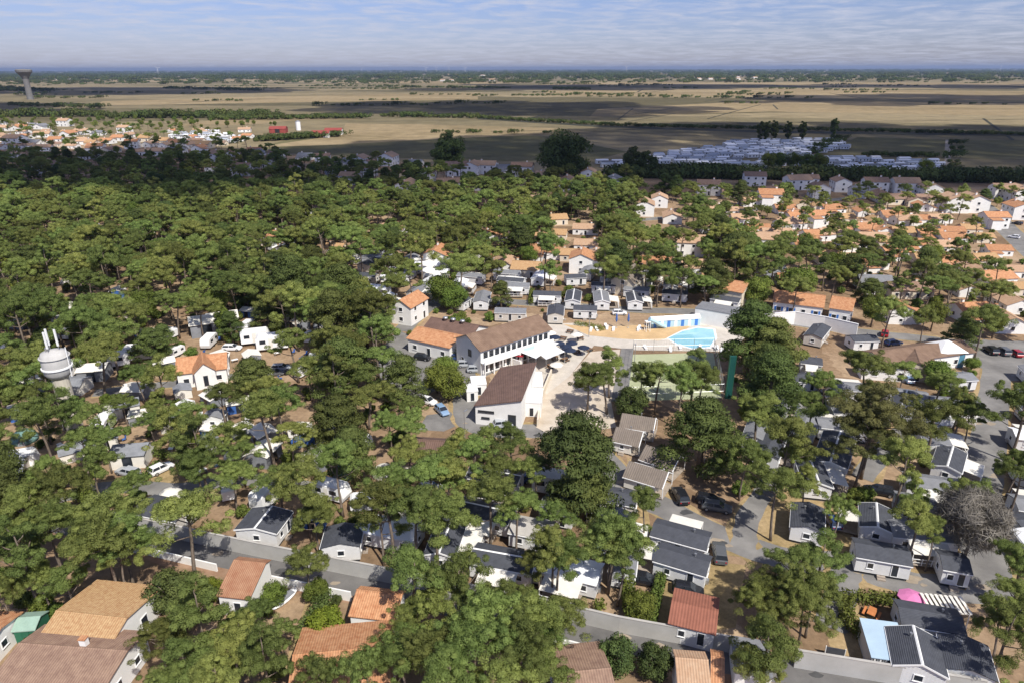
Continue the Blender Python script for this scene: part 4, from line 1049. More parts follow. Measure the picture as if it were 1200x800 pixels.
hand = [(2, 156, 534, 8, 'beside the parked white car', 1.3), (4, 28, 510, 20, 'at the sandy clearing', 1.3), (0, 20, 545, 25, 'among the big pitches below the clearing', 1.3), (2, 8, 556, 200, 'among the big pitches below the clearing', 1.4),
        (5, 245, 498, 0, 'beside the blue-tarped cabin', .8), (3, 247, 502, 0, 'below the small white cabin', .7), (0, 135, 425, 20, 'behind the concrete water tower', 1.3), (0, 165, 417, 15, 'behind the concrete water tower', 1.4),
        (1, 112, 437, 10, 'beside the concrete water tower', 1.3), (5, 130, 480, 0, 'in front of the water tower', 1.2), (2, 148, 478, 30, 'in front of the water tower', 1.1), (0, 315, 582, 70, 'behind the half-white roof', 1.2),
        (5, 200, 581, 0, 'behind the long slate-roofed home', 1.3), (5, 212, 584, 0, 'behind the long slate-roofed home', 1.2), (0, 180, 400, 10, 'near the teal awning', 1.2), (3, 172, 392, 10, 'near the white caravan row', 1.0),
        (0, 320, 405, 15, 'on the clearing among dark cypress', 1.5), (0, 300, 398, 20, 'on the clearing among dark cypress', 1.4), (1, 243, 385, 25, 'in the large grey marquee group', 1.8), (1, 262, 380, 25, 'in the large grey marquee group', 1.7),
        (0, 650, 571, -15, 'on the bank under the cypress', 1.4), (3, 368, 605, 0, 'on the red plot behind the wall', .9), (0, 430, 590, 10, 'on the red plot behind the wall', 1.0)]
for k, px_, py_, a_, wh, s_ in hand:
    p = W(px_, py_, 1.0); pitch(k, p.x, p.y, R(a_), wh, s_)
CAMPZ = [([(0, 460), (120, 400), (230, 380), (300, 440), (300, 530), (120, 560), (0, 590)], 20, 'pitched under pines round the concrete water tower'),
         ([(190, 380), (420, 370), (440, 400), (330, 450), (250, 440)], 12, 'pitched in the pines by the orange-roofed house'),
         ([(240, 500), (440, 500), (460, 600), (300, 590), (230, 560)], 12, 'pitched in the pines behind the concrete wall'),
         ([(0, 260), (330, 265), (300, 380), (0, 420)], 20, 'deep in the dense pine wood')]
for poly, n, wh in CAMPZ:
    k = 0; tries = 0
    while k < n and tries < 900:
        tries += 1
        px_ = random.uniform(min(q[0] for q in poly), max(q[0] for q in poly)); py_ = random.uniform(min(q[1] for q in poly), max(q[1] for q in poly))
        if not inpoly(px_, py_, poly): continue
        p = W(px_, py_, 1)
        if not free(p.x, p.y, 2.3): continue
        pitch(random.choices(range(6), (40, 24, 18, 6, 2, 10))[0], p.x, p.y, random.uniform(0, 6.28), wh, random.uniform(.85, 1.25)); k += 1

# ------------------------------------------------------------------ more mobile homes, copied
def proto_mobile(roof, wall, trim):
    t = gable_at('mobile_home', 'mobile home', 'mobile home', (0, -300), 0, 8.2, 3.25, 2.65, 2.0, roof=roof, wall=wall, oh=.15, z0=.45, trim=trim, wins=mob_wins(8.2))
    add_terrace(t, 'f', 8.2, 4.0, M_canvas)
    remember(t); return t
M_wroof = mat('white_roof_sheet', (.80, .81, .82), .5, rnd=.1)
PM = [(proto_mobile(M_wroof, M_mob, False), 'white-roofed mobile home with cream awning'), (proto_mobile(M_slate, M_mob, True), 'white slate-roofed mobile home with cream awning'), (proto_mobile(M_slate2, M_mob, False), 'white grey-roofed mobile home with cream awning'), (proto_mobile(M_slate, M_mobb, False), 'beige slate-roofed mobile home with cream awning')]
USEDP = set()
def place_mobile(k, x, y, rz, where):
    t, nm = PM[k]; lab = f'{nm} {where}'
    if k not in USEDP: USEDP.add(k); t.location = (x, y, 0); t.rotation_euler = (0, 0, rz); t['label'] = lab; t['group'] = lab
    else: dup(t, (x, y, 0), rz, lab, lab)
    occ(x, y, rz, 4.4, 3.6)
for poly, n, wh in [([(880, 455), (1010, 440), (1020, 480), (960, 560), (880, 560)], 18, 'in the cypress-shaded plots beyond the court'),
                    ([(1000, 480), (1140, 460), (1140, 590), (1010, 570)], 20, 'between the brown pine and the right-hand road'),
                    ([(860, 590), (1000, 570), (1120, 590), (1130, 640), (960, 640), (870, 620)], 12, 'beside the pine-shaded camp road'),
                    ([(560, 560), (720, 560), (740, 640), (700, 700), (580, 690)], 10, 'under the pines between wall and cypress'),
                    ([(400, 620), (560, 620), (600, 690), (480, 680)], 7, 'in the pines just behind the concrete wall'),
                    ([(480, 330), (620, 318), (700, 318), (830, 330), (870, 345), (700, 330), (560, 340), (490, 350)], 40, 'in the rows behind the reception'),
                    ([(1165, 440), (1215, 440), (1230, 660), (1172, 660)], 10, 'beyond the right-hand road'),
                    ([(1090, 560), (1150, 560), (1150, 640), (1090, 640)], 5, 'by the bare grey tree'),
                    ([(420, 300), (520, 300), (500, 345), (430, 360)], 12, 'among the pines beyond the dark cypresses')]:
    k = 0; tries = 0; base = random.choice((R(-14), R(76)))
    while k < n and tries < 1500:
        tries += 1
        px_ = random.uniform(min(q[0] for q in poly), max(q[0] for q in poly)); py_ = random.uniform(min(q[1] for q in poly), max(q[1] for q in poly))
        if not inpoly(px_, py_, poly): continue
        p = W(px_, py_, 2)
        if not free(p.x, p.y, 3.5): continue
        place_mobile(random.choices(range(4), (5, 3, 5, 3))[0], p.x, p.y, base + random.choice((0, math.pi / 2)) + random.uniform(-.12, .12), wh); k += 1

# ------------------------------------------------------------------ town houses
def proto_house(i, roof, wall, two, label, L=11, wd=4.0, hip=False):
    ze = 5.4 if two else 2.9; zr = ze + (1.7 if wd < 4.5 else 2.0)
    t = gable_at('village_house', label, 'house', (0, -300 - 30 * i), 0, L, zr, ze, wd, roof=roof, wall=wall, oh=.35, chimney=(2.5 if i % 2 else -3), wins=house_wins('fblr', 2 if two else 1, 3.2, wid=6)(L))
    if i % 3 == 0:
        w = MB(); w.prism_x([(-7.4, 0), (-wd - .01, 0), (-wd - .01, ze - .5), (-7.4, ze - .9)], -L / 2 + .5, -L / 2 + 5, wall); w.build('wing_wall', t)
        r = MB(); r.prism_x([(-7.7, ze - .95), (-wd - .36, ze - .42), (-wd - .36, ze - .3), (-7.7, ze - .83)], -L / 2 + .2, -L / 2 + 5.3, roof); r.build('wing_roof', t)
    remember(t); return t
HP = [(proto_house(0, M_terra, M_white, False, 'h'), 'low white house with orange tile roof'), (proto_house(1, M_ttan, M_white, False, 'h', 12), 'low white house with pale pink tile roof'), (proto_house(2, M_gold, M_cream, False, 'h', 9), 'low cream house with golden tile roof'),
      (proto_house(3, M_terra, M_white, True, 'h', 10), 'two-storey white house with orange tile roof'), (proto_house(4, M_ttan, M_white, True, 'h', 12, 4.6), 'two-storey white house with pale tile roof'), (proto_house(5, M_tbrown, M_white, True, 'h', 11), 'two-storey white house with brown tile roof'),
      (proto_house(6, M_slate2, M_white, False, 'h', 10), 'low white house with grey slate roof'), (proto_house(7, M_tbrown, M_cream, False, 'h', 13), 'long cream house with brown tile roof')]
USEDH = set()
def place_house(k, x, y, rz, where, s=1.0):
    t, nm = HP[k]; lab = f'{nm} {where}'
    if k not in USEDH: USEDH.add(k); t.location = (x, y, 0); t.rotation_euler = (0, 0, rz); t['label'] = lab; t['group'] = lab; t.scale = (s, s, s)
    else: dup(t, (x, y, 0), rz, lab, lab, s)
    occ(x, y, rz, 6.3 * s, 5.2 * s)
sh_town = 'in the cloud-shaded row edging the town'; lit_town = 'in the sunlit town beyond the wood'; wood = 'scattered through the pine wood'; band = 'in the shaded village strip beyond the wood'; left_t = 'in the village below the far water tower'; mid_t = 'in the villas behind the camp'
HL = [(934, 213, 4), (946, 211, 5), (985, 215, 5), (1011, 221, 6), (1025, 216, 5), (1060, 217, 4), (1090, 221, 4), (1050, 229, 7), (1088, 229, 7), (1116, 237, 4), (1139, 237, 4), (1176, 223, 5), (1195, 227, 4), (1193, 245, 3), (884, 209, 5), (900, 221, 7), (902, 231, 3), (882, 231, 1), (830, 219, 5), (862, 222, 7), (960, 222, 5), (1035, 226, 7), (1070, 230, 7)]
for x, y, k in HL: p = W(x, y, 4); place_house(k, p.x, p.y, R(random.choice((-8, 5, 82))), sh_town, random.uniform(.95, 1.15))
HL = [(939, 234, 2), (960, 236, 2), (975, 240, 0), (1011, 242, 0), (1025, 243, 2), (1081, 236, 0), (937, 247, 0), (929, 255, 1), (955, 253, 3), (1027, 253, 2), (1018, 262, 0), (1034, 264, 0), (1005, 259, 1), (976, 268, 1), (955, 269, 0), (1023, 273, 1), (1062, 252, 1), (1076, 251, 0), (1058, 266, 2), (1116, 264, 0), (1137, 262, 2), (1153, 271, 2), (1170, 285, 0), (1116, 272, 0), (943, 276, 0), (971, 294, 2), (1048, 288, 0), (1153, 297, 2), (920, 239, 0), (924, 256, 1), (936, 249, 0), (896, 280, 4), (872, 251, 1), (852, 256, 0), (838, 260, 1), (854, 241, 1), (838, 239, 1), (1095, 309, 1), (1065, 331, 7), (1130, 328, 1), (1051, 358, 3), (1025, 323, 6), (1195, 309, 1), (1190, 328, 2), (1185, 345, 1), (990, 250, 2), (1045, 246, 0), (1100, 250, 1), (1040, 276, 2), (1072, 280, 0), (1000, 280, 1), (985, 262, 0), (1090, 268, 0), (1105, 282, 1), (1165, 255, 3), (1120, 300, 0), (910, 268, 1), (888, 262, 0), (1085, 295, 2), (1020, 300, 0), (1145, 310, 1), (1165, 318, 0), (1175, 365, 1), (1140, 355, 0), (905, 310, 6), (930, 320, 0)]
for x, y, k in HL: p = W(x, y, 4); place_house(k, p.x, p.y, R(random.choice((-8, 8, 85, -4))), lit_town, random.uniform(.72, .95))
HL = [(773, 232, 4), (755, 241, 4), (788, 249, 1), (812, 285, 4), (653, 251, 2), (653, 268, 2), (640, 273, 2), (687, 262, 1), (670, 291, 2), (682, 303, 3), (617, 308, 2), (513, 298, 3), (690, 280, 1), (640, 288, 0), (700, 296, 1), (815, 312, 4), (770, 300, 0), (838, 318, 2), (560, 290, 0), (590, 300, 1)]
for x, y, k in HL: p = W(x, y, 4); place_house(k, p.x, p.y, R(random.choice((-10, 10, 80))), mid_t, random.uniform(.8, 1.0))
HL = [(517, 249, 0), (405, 254, 2), (407, 288, 2), (437, 294, 6), (483, 279, 1), (370, 246, 5), (247, 243, 6), (230, 259, 0), (260, 273, 2), (293, 274, 1), (333, 284, 6), (163, 264, 6), (393, 283, 2), (540, 262, 2), (460, 262, 1), (575, 268, 0), (330, 270, 0), (205, 285, 6), (120, 262, 6), (590, 250, 1)]
for x, y, k in HL: p = W(x, y, 4); place_house(k, p.x, p.y, R(random.choice((-10, 10, 80))), wood, random.uniform(.7, .9))
HL = [(535, 196, 5), (553, 195, 4), (570, 194, 4), (590, 194, 6), (612, 197, 5), (455, 185, 4), (487, 186, 6), (432, 191, 5), (567, 212, 5), (525, 215, 5), (477, 216, 4), (452, 221, 7), (690, 201, 4), (54, 195, 5), (104, 178, 6), (252, 195, 4), (284, 196, 5), (312, 188, 5), (258, 181, 4), (300, 175, 6), (324, 179, 5), (358, 179, 6), (378, 183, 5), (400, 187, 6), (422, 186, 4), (430, 197, 5), (466, 197, 7), (500, 203, 5), (640, 205, 4), (720, 205, 6), (665, 212, 5), (340, 197, 5), (410, 205, 4), (390, 197, 6)]
for x, y, k in HL: p = W(x, y, 5); place_house(k, p.x, p.y, R(random.choice((-10, 10, 80))), band, random.uniform(.9, 1.2))
HL = [(8, 149, 1), (26, 147, 0), (48, 147, 6), (76, 144, 4), (8, 159, 1), (66, 165, 3), (80, 155, 0), (96, 153, 1), (116, 154, 6), (146, 151, 4), (126, 163, 0), (172, 161, 2), (192, 164, 2), (208, 166, 0), (166, 176, 1), (190, 176, 1), (208, 175, 6), (234, 175, 3), (30, 158, 0), (50, 156, 1), (18, 166, 4), (100, 164, 1), (140, 160, 0), (220, 168, 1), (240, 168, 2), (40, 166, 6), (155, 168, 3), (112, 170, 0), (-15, 152, 0), (-12, 162, 1)]
for x, y, k in HL: p = W(x, y, 4); place_house(k, p.x, p.y, R(random.choice((-10, 10, 80))), left_t, random.uniform(1.0, 1.35))
n_ = 0
while n_ < 46:
    px_, py_ = random.uniform(-40, 300), random.uniform(143, 179)
    if py_ < 150 and px_ > 90: continue
    p = W(px_, py_, 4)
    if free(p.x, p.y, 5): place_house(random.choice((0, 1, 2, 6, 1, 7)), p.x, p.y, R(random.choice((-10, 10, 80))), left_t, random.uniform(.8, 1.1)); n_ += 1
# red farm sheds and silo on the marsh edge
for px_, py_, lab in ((326, 150, 'red barn left of the white silo on the marsh edge'), (376, 155, 'red barn with white front on the marsh edge'), (391, 152, 'red and white barn at the end of the marsh farm')):
    p = W(px_, py_, 5)
    gable_at('farm_barn', lab, 'barn', (p.x, p.y), R(4), 17, 6.5, 4.2, 5.5, roof=mat('red_sheet', (.27, .06, .05), .7, .15, .3), wall=M_white if px_ != 326 else MATS['red_sheet'], wins=[('f', 0, .1, 5, 4, 'door', M_redp)])
p = W(350, 153, 0)
t = thing('silo', 'white grain silo between the red barns', 'silo', (p.x, p.y, 0)); k = MB(); k.lathe([(2.6, 0), (2.6, 9)], M_trim, 16); k.build('drum', t, False)
k = MB(); k.lathe([(2.7, 9.01), (2.6, 9.3), (.4, 10.6)], M_steel, 16); k.build('cap', t)

# ------------------------------------------------------------------ the caravan parks on the marsh, each home one small mesh
def small_home(roof, wall):
    b = MB(); b.prism_x([(-2, .4), (2, .4), (2, 2.7), (0, 3.3), (-2, 2.7)], -4.2, 4.2, wall)
    b.prism_x([(-2.2, 2.66), (0, 3.32), (2.2, 2.66), (2.2, 2.78), (0, 3.44), (-2.2, 2.78)], -4.4, 4.4, roof)
    b.box(-3.6, 3.6, -1.7, 1.7, 0, .397, M_dkmetal)
    for x in (-2.6, .4, 2.6): b.box(x - .5, x + .5, -2.03, -2.003, 1.1, 2.1, M_glass)
    return b.mesh('park_home')
SH = [small_home(M_wroof, M_mob), small_home(mat('pale_grey_sheet', (.42, .46, .52), .6, rnd=.15), M_mob), small_home(M_slate2, M_mob)]
SHN = ['white-roofed', 'pale grey roofed', 'dark grey roofed']
def park(poly, dx, dy, ang, group, lim):
    xs = [W(*q, 1.5) for q in poly]; pw = [(v.x, v.y) for v in xs]; n = 0
    x0, x1 = min(v[0] for v in pw) - 60, max(v[0] for v in pw) + 60; y0, y1 = min(v[1] for v in pw) - 60, max(v[1] for v in pw) + 60
    cx, cy = (x0 + x1) / 2, (y0 + y1) / 2; c_, s_ = math.cos(ang), math.sin(ang)
    r_ = math.hypot(x1 - x0, y1 - y0) / 2
    v = -r_
    while v < r_:
        u = -r_
        while u < r_:
            x = cx + u * c_ - v * s_ + random.uniform(-.6, .6); y = cy + u * s_ + v * c_ + random.uniform(-.6, .6)
            u += dx * random.uniform(.92, 1.12)
            if n < lim and inpoly(x, y, pw) and random.random() < .93:
                k = random.choices((0, 1, 2), (6, 3, 1))[0]
                o = obj('park_home', SH[k], None, (x, y, .02), ang + random.uniform(-.04, .04))
                s_c = random.uniform(.8, 1.05); o.scale = (s_c, s_c, s_c)
                tag(o, f'{SHN[k]} static caravan {group}', 'static caravan', f'{SHN[k]} static caravans {group}'); n += 1
        v += dy * (.84 if int(v * 10) % 2 else 1.16)
    return n
park([(752, 184), (868, 164), (976, 163), (1000, 172), (952, 180), (948, 194), (880, 197), (800, 194), (745, 190)], 10.2, 11.5, R(8), 'in the big caravan park on the marsh', 230)
park([(952, 184), (1000, 183), (1104, 189), (1104, 205), (1000, 206), (950, 200)], 10, 10.5, R(3), 'in the smaller caravan park beside the marsh track', 75)
park([(703, 188), (748, 188), (748, 196), (703, 194)], 11, 11, R(8), 'by the big dark tree on the marsh edge', 10)
park([(200, 157), (250, 153), (287, 158), (280, 167), (205, 165)], 11, 12, R(-4), 'in the camping field beside the red barns', 50)

# ------------------------------------------------------------------ water towers, turbines
p = W(86, 500, 0)
t = thing('water_tower', 'concrete water tower with ringed tank and white telecom antennas among pines', 'water tower', (p.x, p.y, 0)); occ(p.x, p.y, 0, 2.2, 2.2)
k = MB(); k.lathe([(1.7, 0), (1.5, 4), (1.4, 10.6)], mat('tower_stem', (.50, .46, .38), .9, .12, .6, stretch=(1, 1, .2)), 16); k.build('stem', t)
k = MB(); k.lathe([(1.45, 10.2), (2.25, 11.3), (2.3, 12.6), (2.3, 14.4), (2.0, 15.2), (.5, 15.6)], M_tower, 28); tk = k.build('tank', t, True)
for z_, w_ in ((12.2, .28), (14.3, .14)):
    k = MB(); k.lathe([(2.3, z_), (2.5, z_ + .02), (2.5, z_ + w_), (2.3, z_ + w_ + .02)], M_trim if w_ > .2 else M_tower, 28); k.build('ring', tk)
for a_ in range(3):
    x, y = 1.0 * math.cos(a_ * 2.1 + .4), 1.0 * math.sin(a_ * 2.1 + .4)
    k = MB(); k.tube([(x, y, 15.3), (x, y, 17)], .07, M_steel, 6); k.box(x - .16, x + .16, y - .1, y + .1, 16.2, 19.3, M_trim); k.build('antenna', t)
k = MB(); k.tube([(-.6, -.5, 15.3), (-.6, -.5, 18.2)], .06, M_steel, 6); k.box(-.9, -.4, -.7, -.3, 15.5, 16.2, M_steel); k.build('mast', t)
k = MB(); k.tube([(2.4, -.2, 10.5), (2.5, -.2, 16.2)], .09, M_trim, 6); k.build('ladder_pipe', t)

p = W(36, 117, 0); M_fart = mat('dark_tower_concrete', (.17, .165, .16), .9, .12, .1); dep = -(CINV @ (p - Vector((0, 0, CAM_H)))).z; Hh = (117 - 83) * dep / 800 / math.cos(PITCH) * .9; rb = 8.5 * dep / 800
t = thing('water_tower', 'tall mushroom-shaped concrete water tower on the marsh by the horizon', 'water tower', (p.x, p.y, 0))
k = MB(); k.lathe([(rb * .42, 0), (rb * .36, Hh * .4), (rb * .38, Hh * .7)], M_fart, 20); k.build('stem', t, False)
k = MB(); k.lathe([(rb * .4, Hh * .7), (rb * .6, Hh * .8), (rb * .97, Hh * .91), (rb, Hh * .97), (rb * .9, Hh), (rb * .2, Hh * 1.01)], M_fart, 24); k.build('bowl', t, False)

def make_turbine():
    t = thing('wind_turbine', 'white wind turbine standing on the horizon', 'wind turbine', (0, 0, 0), 0, 'wind turbines on the horizon')
    k = MB(); k.tube([(0, 0, 0), (0, 0, 80)], [2.2, 1.3], M_trim, 8); k.build('tower', t)
    k = MB(); k.box(-1.6, 1.6, -4, 4, 79, 82.5, M_trim); k.build('nacelle', t)
    for i in range(3):
        a_ = i * 2.094 + .3; k = MB(); k.tube([(0, -4.5, 80.7), (14 * math.cos(a_), -4.7, 80.7 + 14 * math.sin(a_)), (38 * math.cos(a_), -4.7, 80.7 + 38 * math.sin(a_))], [1.3, 1.3, .4], M_trim, 6); k.build('blade', t)
    remember(t); return t
tb = make_turbine()
for i, (px_, d_) in enumerate([(186, 9500), (500, 12500), (512, 13500), (527, 13000), (546, 11500), (735, 9800), (1173, 12500), (425, 15000)]):
    x = (px_ - 600) / 800 * d_ * .93 + 0; 
    if i == 0: tb.location = (x, d_, 0); tb.rotation_euler.z = R(20)
    else: dup(tb, (x, d_, 0), R(random.uniform(-40, 40)))
# ------------------------------------------------------------------ small things outdoors
def parasol(px, py, label, m, r=1.6, h=2.5, closed=False, group=None):
    p = W(px, py, h)
    t = thing('parasol', label, 'parasol', (p.x, p.y, .05), random.uniform(0, 1), group)
    k = MB(); k.tube([(0, 0, 0), (0, 0, h)], .04, M_steel, 6); k.lathe([(.3, 0), (.3, .08)], M_conc, 10); k.build('pole', t)
    k = MB()
    if closed: k.lathe([(.12, h * .4), (.3, h * .55), (.2, h * .8), (.03, h + .1)], m, 8)
    else: k.lathe([(r, h - .55), (r * .98, h - .5), (r * .5, h - .18), (.04, h + .02)], m, 8)
    k.build('canopy', t)
def table(px, py, label, top, group=None, chairs=True):
    p = W(px, py, .7)
    t = thing('picnic_table', label, 'table', (p.x, p.y, .05), random.uniform(0, 3), group)
    k = MB(); k.box(-.8, .8, -.45, .45, .7, .76, top); k.build('tabletop', t)
    for x in (-.65, .65):
        k = MB(); k.box(x - .05, x + .05, -.35, .35, 0, .7, M_dkmetal); k.build('leg', t)
    for y in (-.8, .8):
        k = MB(); k.box(-.8, .8, y - .15, y + .15, .42, .47, top); k.box(-.6, -.5, y - .1, y + .1, 0, .42, M_dkmetal); k.box(.5, .6, y - .1, y + .1, 0, .42, M_dkmetal); k.build('bench', t)
M_navy = mat('navy_fabric', (.02, .03, .06), .8)
for q in ((637, 397), (650, 393), (655, 400), (663, 404), (670, 400), (668, 408), (684, 405)): parasol(*q, 'dark open parasol on the pale reception terrace', M_navy, 1.5, group='dark parasols on the terrace')
for q in ((723, 367), (737, 367)): parasol(*q, 'closed blue parasol at the pool garden edge', M_bluec, 1.2, 4.0, closed=True, group='closed blue parasols by the pool road')
parasol(1070, 696, 'open pink parasol beside the long white mobile home', M_pink, 1.7, 2.3)
for q in ((645, 388), (676, 390), (640, 415), (652, 425)): parasol(*q, 'cream open parasol on the pale reception terrace', M_canvas, 1.5, group='cream parasols on the terrace')
for q in ((640, 402), (648, 407), (656, 411), (676, 411), (690, 408), (660, 395), (650, 418), (645, 428), (662, 420), (680, 395), (668, 387)): table(*q, 'small wooden table on the pale reception terrace', M_wood, 'tables on the terrace')
table(1022, 716, 'orange-brown picnic table inside the clipped hedge', M_orange)
table(778, 534, 'dark picnic table in front of the taupe chalet porch', M_wood)
# white shade sails on the terrace
for a, b, c, d, lab in [((604, 410), (630, 396), (655, 402), (628, 420), 'large white shade sail stretched over the reception terrace'), ((628, 412), (650, 405), (662, 412), (640, 421), 'smaller cream shade sail below the large one')]:
    vs = [W(*q, 3.0 + .5 * (i % 2)) for i, q in enumerate((a, d, c, b))]; c0 = sum(vs, Vector()) / 4
    t = thing('shade_sail', lab, 'shade sail', (c0.x, c0.y, 0))
    k = MB(); rl = [(v.x - c0.x, v.y - c0.y, v.z) for v in vs]; mid_ = (0, 0, 2.8)
    k.add(rl + [mid_] + [(x, y, z + .03) for x, y, z in rl] + [(0, 0, 2.83)], [(0, 1, 4), (1, 2, 4), (2, 3, 4), (3, 0, 4), (6, 5, 9), (7, 6, 9), (8, 7, 9), (5, 8, 9), (0, 5, 6, 1), (1, 6, 7, 2), (2, 7, 8, 3), (3, 8, 5, 0)], M_trim); k.build('cloth', t)
    for x, y, z in rl:
        k = MB(); k.tube([(x, y, 0), (x, y, z)], .05, M_steel, 6); k.build('post', t)
# red counter and slides
p = W(600, 421, 1); t = thing('bar_kiosk', 'red roofed bar counter under the white shade sails', 'kiosk', (p.x, p.y, 0), R(-10)); k = MB(); k.box(-2.5, 2.5, -1, 1, 0, 1.1, M_white); k.build('counter', t); k = MB(); k.box(-2.7, 2.7, -1.2, 1.2, 2.3, 2.45, M_redp); k.build('roof', t)
k = MB()
for x in (-2.4, 2.4):
    for y in (-.95, .95): k.box(x - .05, x + .05, y - .05, y + .05, 1.1, 2.3, M_trim)
k.build('post', t)
p = W(760, 388, 0); t = thing('water_slide', 'small pale water slide on the pool beach', 'slide', (p.x, p.y, .05), R(10))
k = MB(); k.tube([(0, 0, 3.2), (1.5, .2, 2.4), (3.2, .9, 1.2), (5.0, 1.2, .35)], [.55, .5, .5, .5], M_ltblue, 8); k.build('chute', t); k = MB(); k.box(-1, .2, -.7, .7, 2.5, 2.65, M_trim)
for x in (-.9, .1):
    for y in (-.6, .6): k.box(x - .06, x + .06, y - .06, y + .06, 0, 2.5, M_trim)
k.build('platform', t)
# loungers by the pool
for i in range(16):
    px_, py_ = (random.uniform(755, 860), random.uniform(408, 413)) if i < 9 else (random.uniform(690, 760), random.uniform(383, 389))
    p = W(px_, py_, 0); t = thing('sun_lounger', 'white sun lounger on the pool paving' if i < 9 else 'white sun lounger on the tan pool beach', 'sun lounger', (p.x, p.y, .06), random.uniform(-.3, .3) + 1.5, 'loungers on the paving' if i < 9 else 'loungers on the beach')
    k = MB(); k.box(-.95, .5, -.32, .32, .25, .32, M_trim); k.build('seat', t)
    k = MB(); k.hexa([(.5, -.32, .25), (1.05, -.32, .6), (1.05, .32, .6), (.5, .32, .25)], [(.48, -.32, .32), (1.0, -.32, .67), (1.0, .32, .67), (.48, .32, .32)], M_trim); k.build('backrest', t)
    for x in (-.85, .4):
        k = MB(); k.box(x - .04, x + .04, -.3, .3, 0, .25, M_trim); k.build('leg', t)
# court fence posts and rails
def fence(pix, h, label, m, step=4.0):
    pts = [W(*q, 0) for q in pix]; c = pts[0]
    t = thing('mesh_fence', label, 'fence', (c.x, c.y, 0)); rl = MB()
    for a, b in zip(pts[:-1], pts[1:]):
        n = max(1, int((b - a).length / step))
        for i in range(n + 1):
            q = a.lerp(b, i / n) - c; k = MB(); k.tube([(q.x, q.y, 0), (q.x, q.y, h)], .05, m, 5); k.build('post', t)
        for z in (h - .03, h * .5): rl.tube([(a.x - c.x, a.y - c.y, z), (b.x - c.x, b.y - c.y, z)], .03, m, 4)
        for i in range(n * 8):
            q = a.lerp(b, i / (n * 8)) - c; rl.tube([(q.x, q.y, .05), (q.x, q.y, h)], .012, m, 3)
    stuff(rl.build('wire_mesh', t))
fence([(742, 413), (836, 411), (847, 466), (735, 470), (742, 413)], 3.2, 'tall wire mesh fence round the faded green court', M_steel)
# pergola, blue shed roof, canopies near the right corner
p = W(1108, 707, 2.3); t = thing('pergola', 'cream slatted pergola behind the long white mobile home', 'pergola', (p.x, p.y, 0), R(-8))
for i in range(9):
    x = -2.2 + i * .55; k = MB(); k.box(x - .16, x + .16, -1.5, 1.5, 2.3, 2.4, M_canvas); k.build('slat', t)
for x in (-2.1, 2.1):
    for y in (-1.4, 1.4): k = MB(); k.box(x - .06, x + .06, y - .06, y + .06, 0, 2.2, M_canvas); k.build('post', t)
for y in (-1.4, 1.4): k = MB(); k.box(-2.4, 2.4, y - .05, y + .05, 2.2, 2.297, M_canvas); k.build('beam', t)
p = W(1037, 748, 2.6); t = thing('veranda', 'pale blue roofed veranda with striped wall beside the white-ridged home', 'veranda', (p.x, p.y, 0), R(-14)); occ(p.x, p.y, R(-14), 2.2, 3.2)
M_pblue = mat('pale_blue_sheet', (.42, .55, .66), .4, .06, .5); 
k = MB(); k.hexa([(-2, -3, 2.35), (2, -3, 2.55), (2, 3, 2.55), (-2, 3, 2.35)], [(-2, -3, 2.43), (2, -3, 2.63), (2, 3, 2.63), (-2, 3, 2.43)], M_pblue); k.build('roof', t)
for i in range(14):
    x = -1.85 + i * .285; k = MB(); k.box(x - .09, x + .09, -2.9, -2.84, .1, 2.3, M_trim if i % 2 else M_greyc); k.build('slat', t)
k = MB(); k.box(-1.9, 1.9, 2.8, 2.9, 0, 2.3, M_mob); k.box(-1.95, -1.85, -2.8, 2.8, 0, 2.3, M_mob); k.build('wall', t)
p = W(979, 763, .9); t = thing('road_sign_board', 'white framed dark board standing by the concrete wall', 'board', (p.x, p.y, 0), R(-15)); k = MB(); k.box(-1, 1, -.05, .05, .3, 1.4, M_slate); k.build('panel', t)
for x in (-1.03, 1.0): k = MB(); k.box(x - .04, x + .04, -.06, .06, 0, 1.5, M_trim); k.build('post', t)
p = W(333, 700, .6); t = thing('boat', 'small white upturned boat beside the lane garden', 'boat', (p.x, p.y, 0), R(62)); 
k = MB(); k.lathe([(.02, 0), (.5, .1), (.75, .5), (.72, .62)], M_trim, 12); b_ = k.build('hull', t, True); b_.scale = (2.9, 1, 1)
k = MB(); k.box(-1.4, 1.4, -.5, .5, .63, .68, M_greyc); k.build('cover', t)
for px_, py_, h_ in ((742, 445, 8), (462, 455, 7), (545, 520, 6.5), (1007, 500, 7), (823, 560, 7.5), (690, 395, 6)):
    p = W(px_, py_, 0); t = thing('lamp_post', f'slim grey lamp post {dict([(742,"by the court path"),(462,"beside the dark cypress drive"),(545,"in the yard below the hall"),(1007,"under the brown pine"),(823,"at the cypress car spot"),(690,"on the pool paving edge")])[px_]}', 'lamp post', (p.x, p.y, 0), random.uniform(0, 6))
    k = MB(); k.tube([(0, 0, 0), (0, 0, h_)], [.1, .06], M_steel, 7); k.build('pole', t); k = MB(); k.box(0, .9, -.1, .1, h_ - .06, h_ + .06, M_steel); k.build('lamp_head', t)
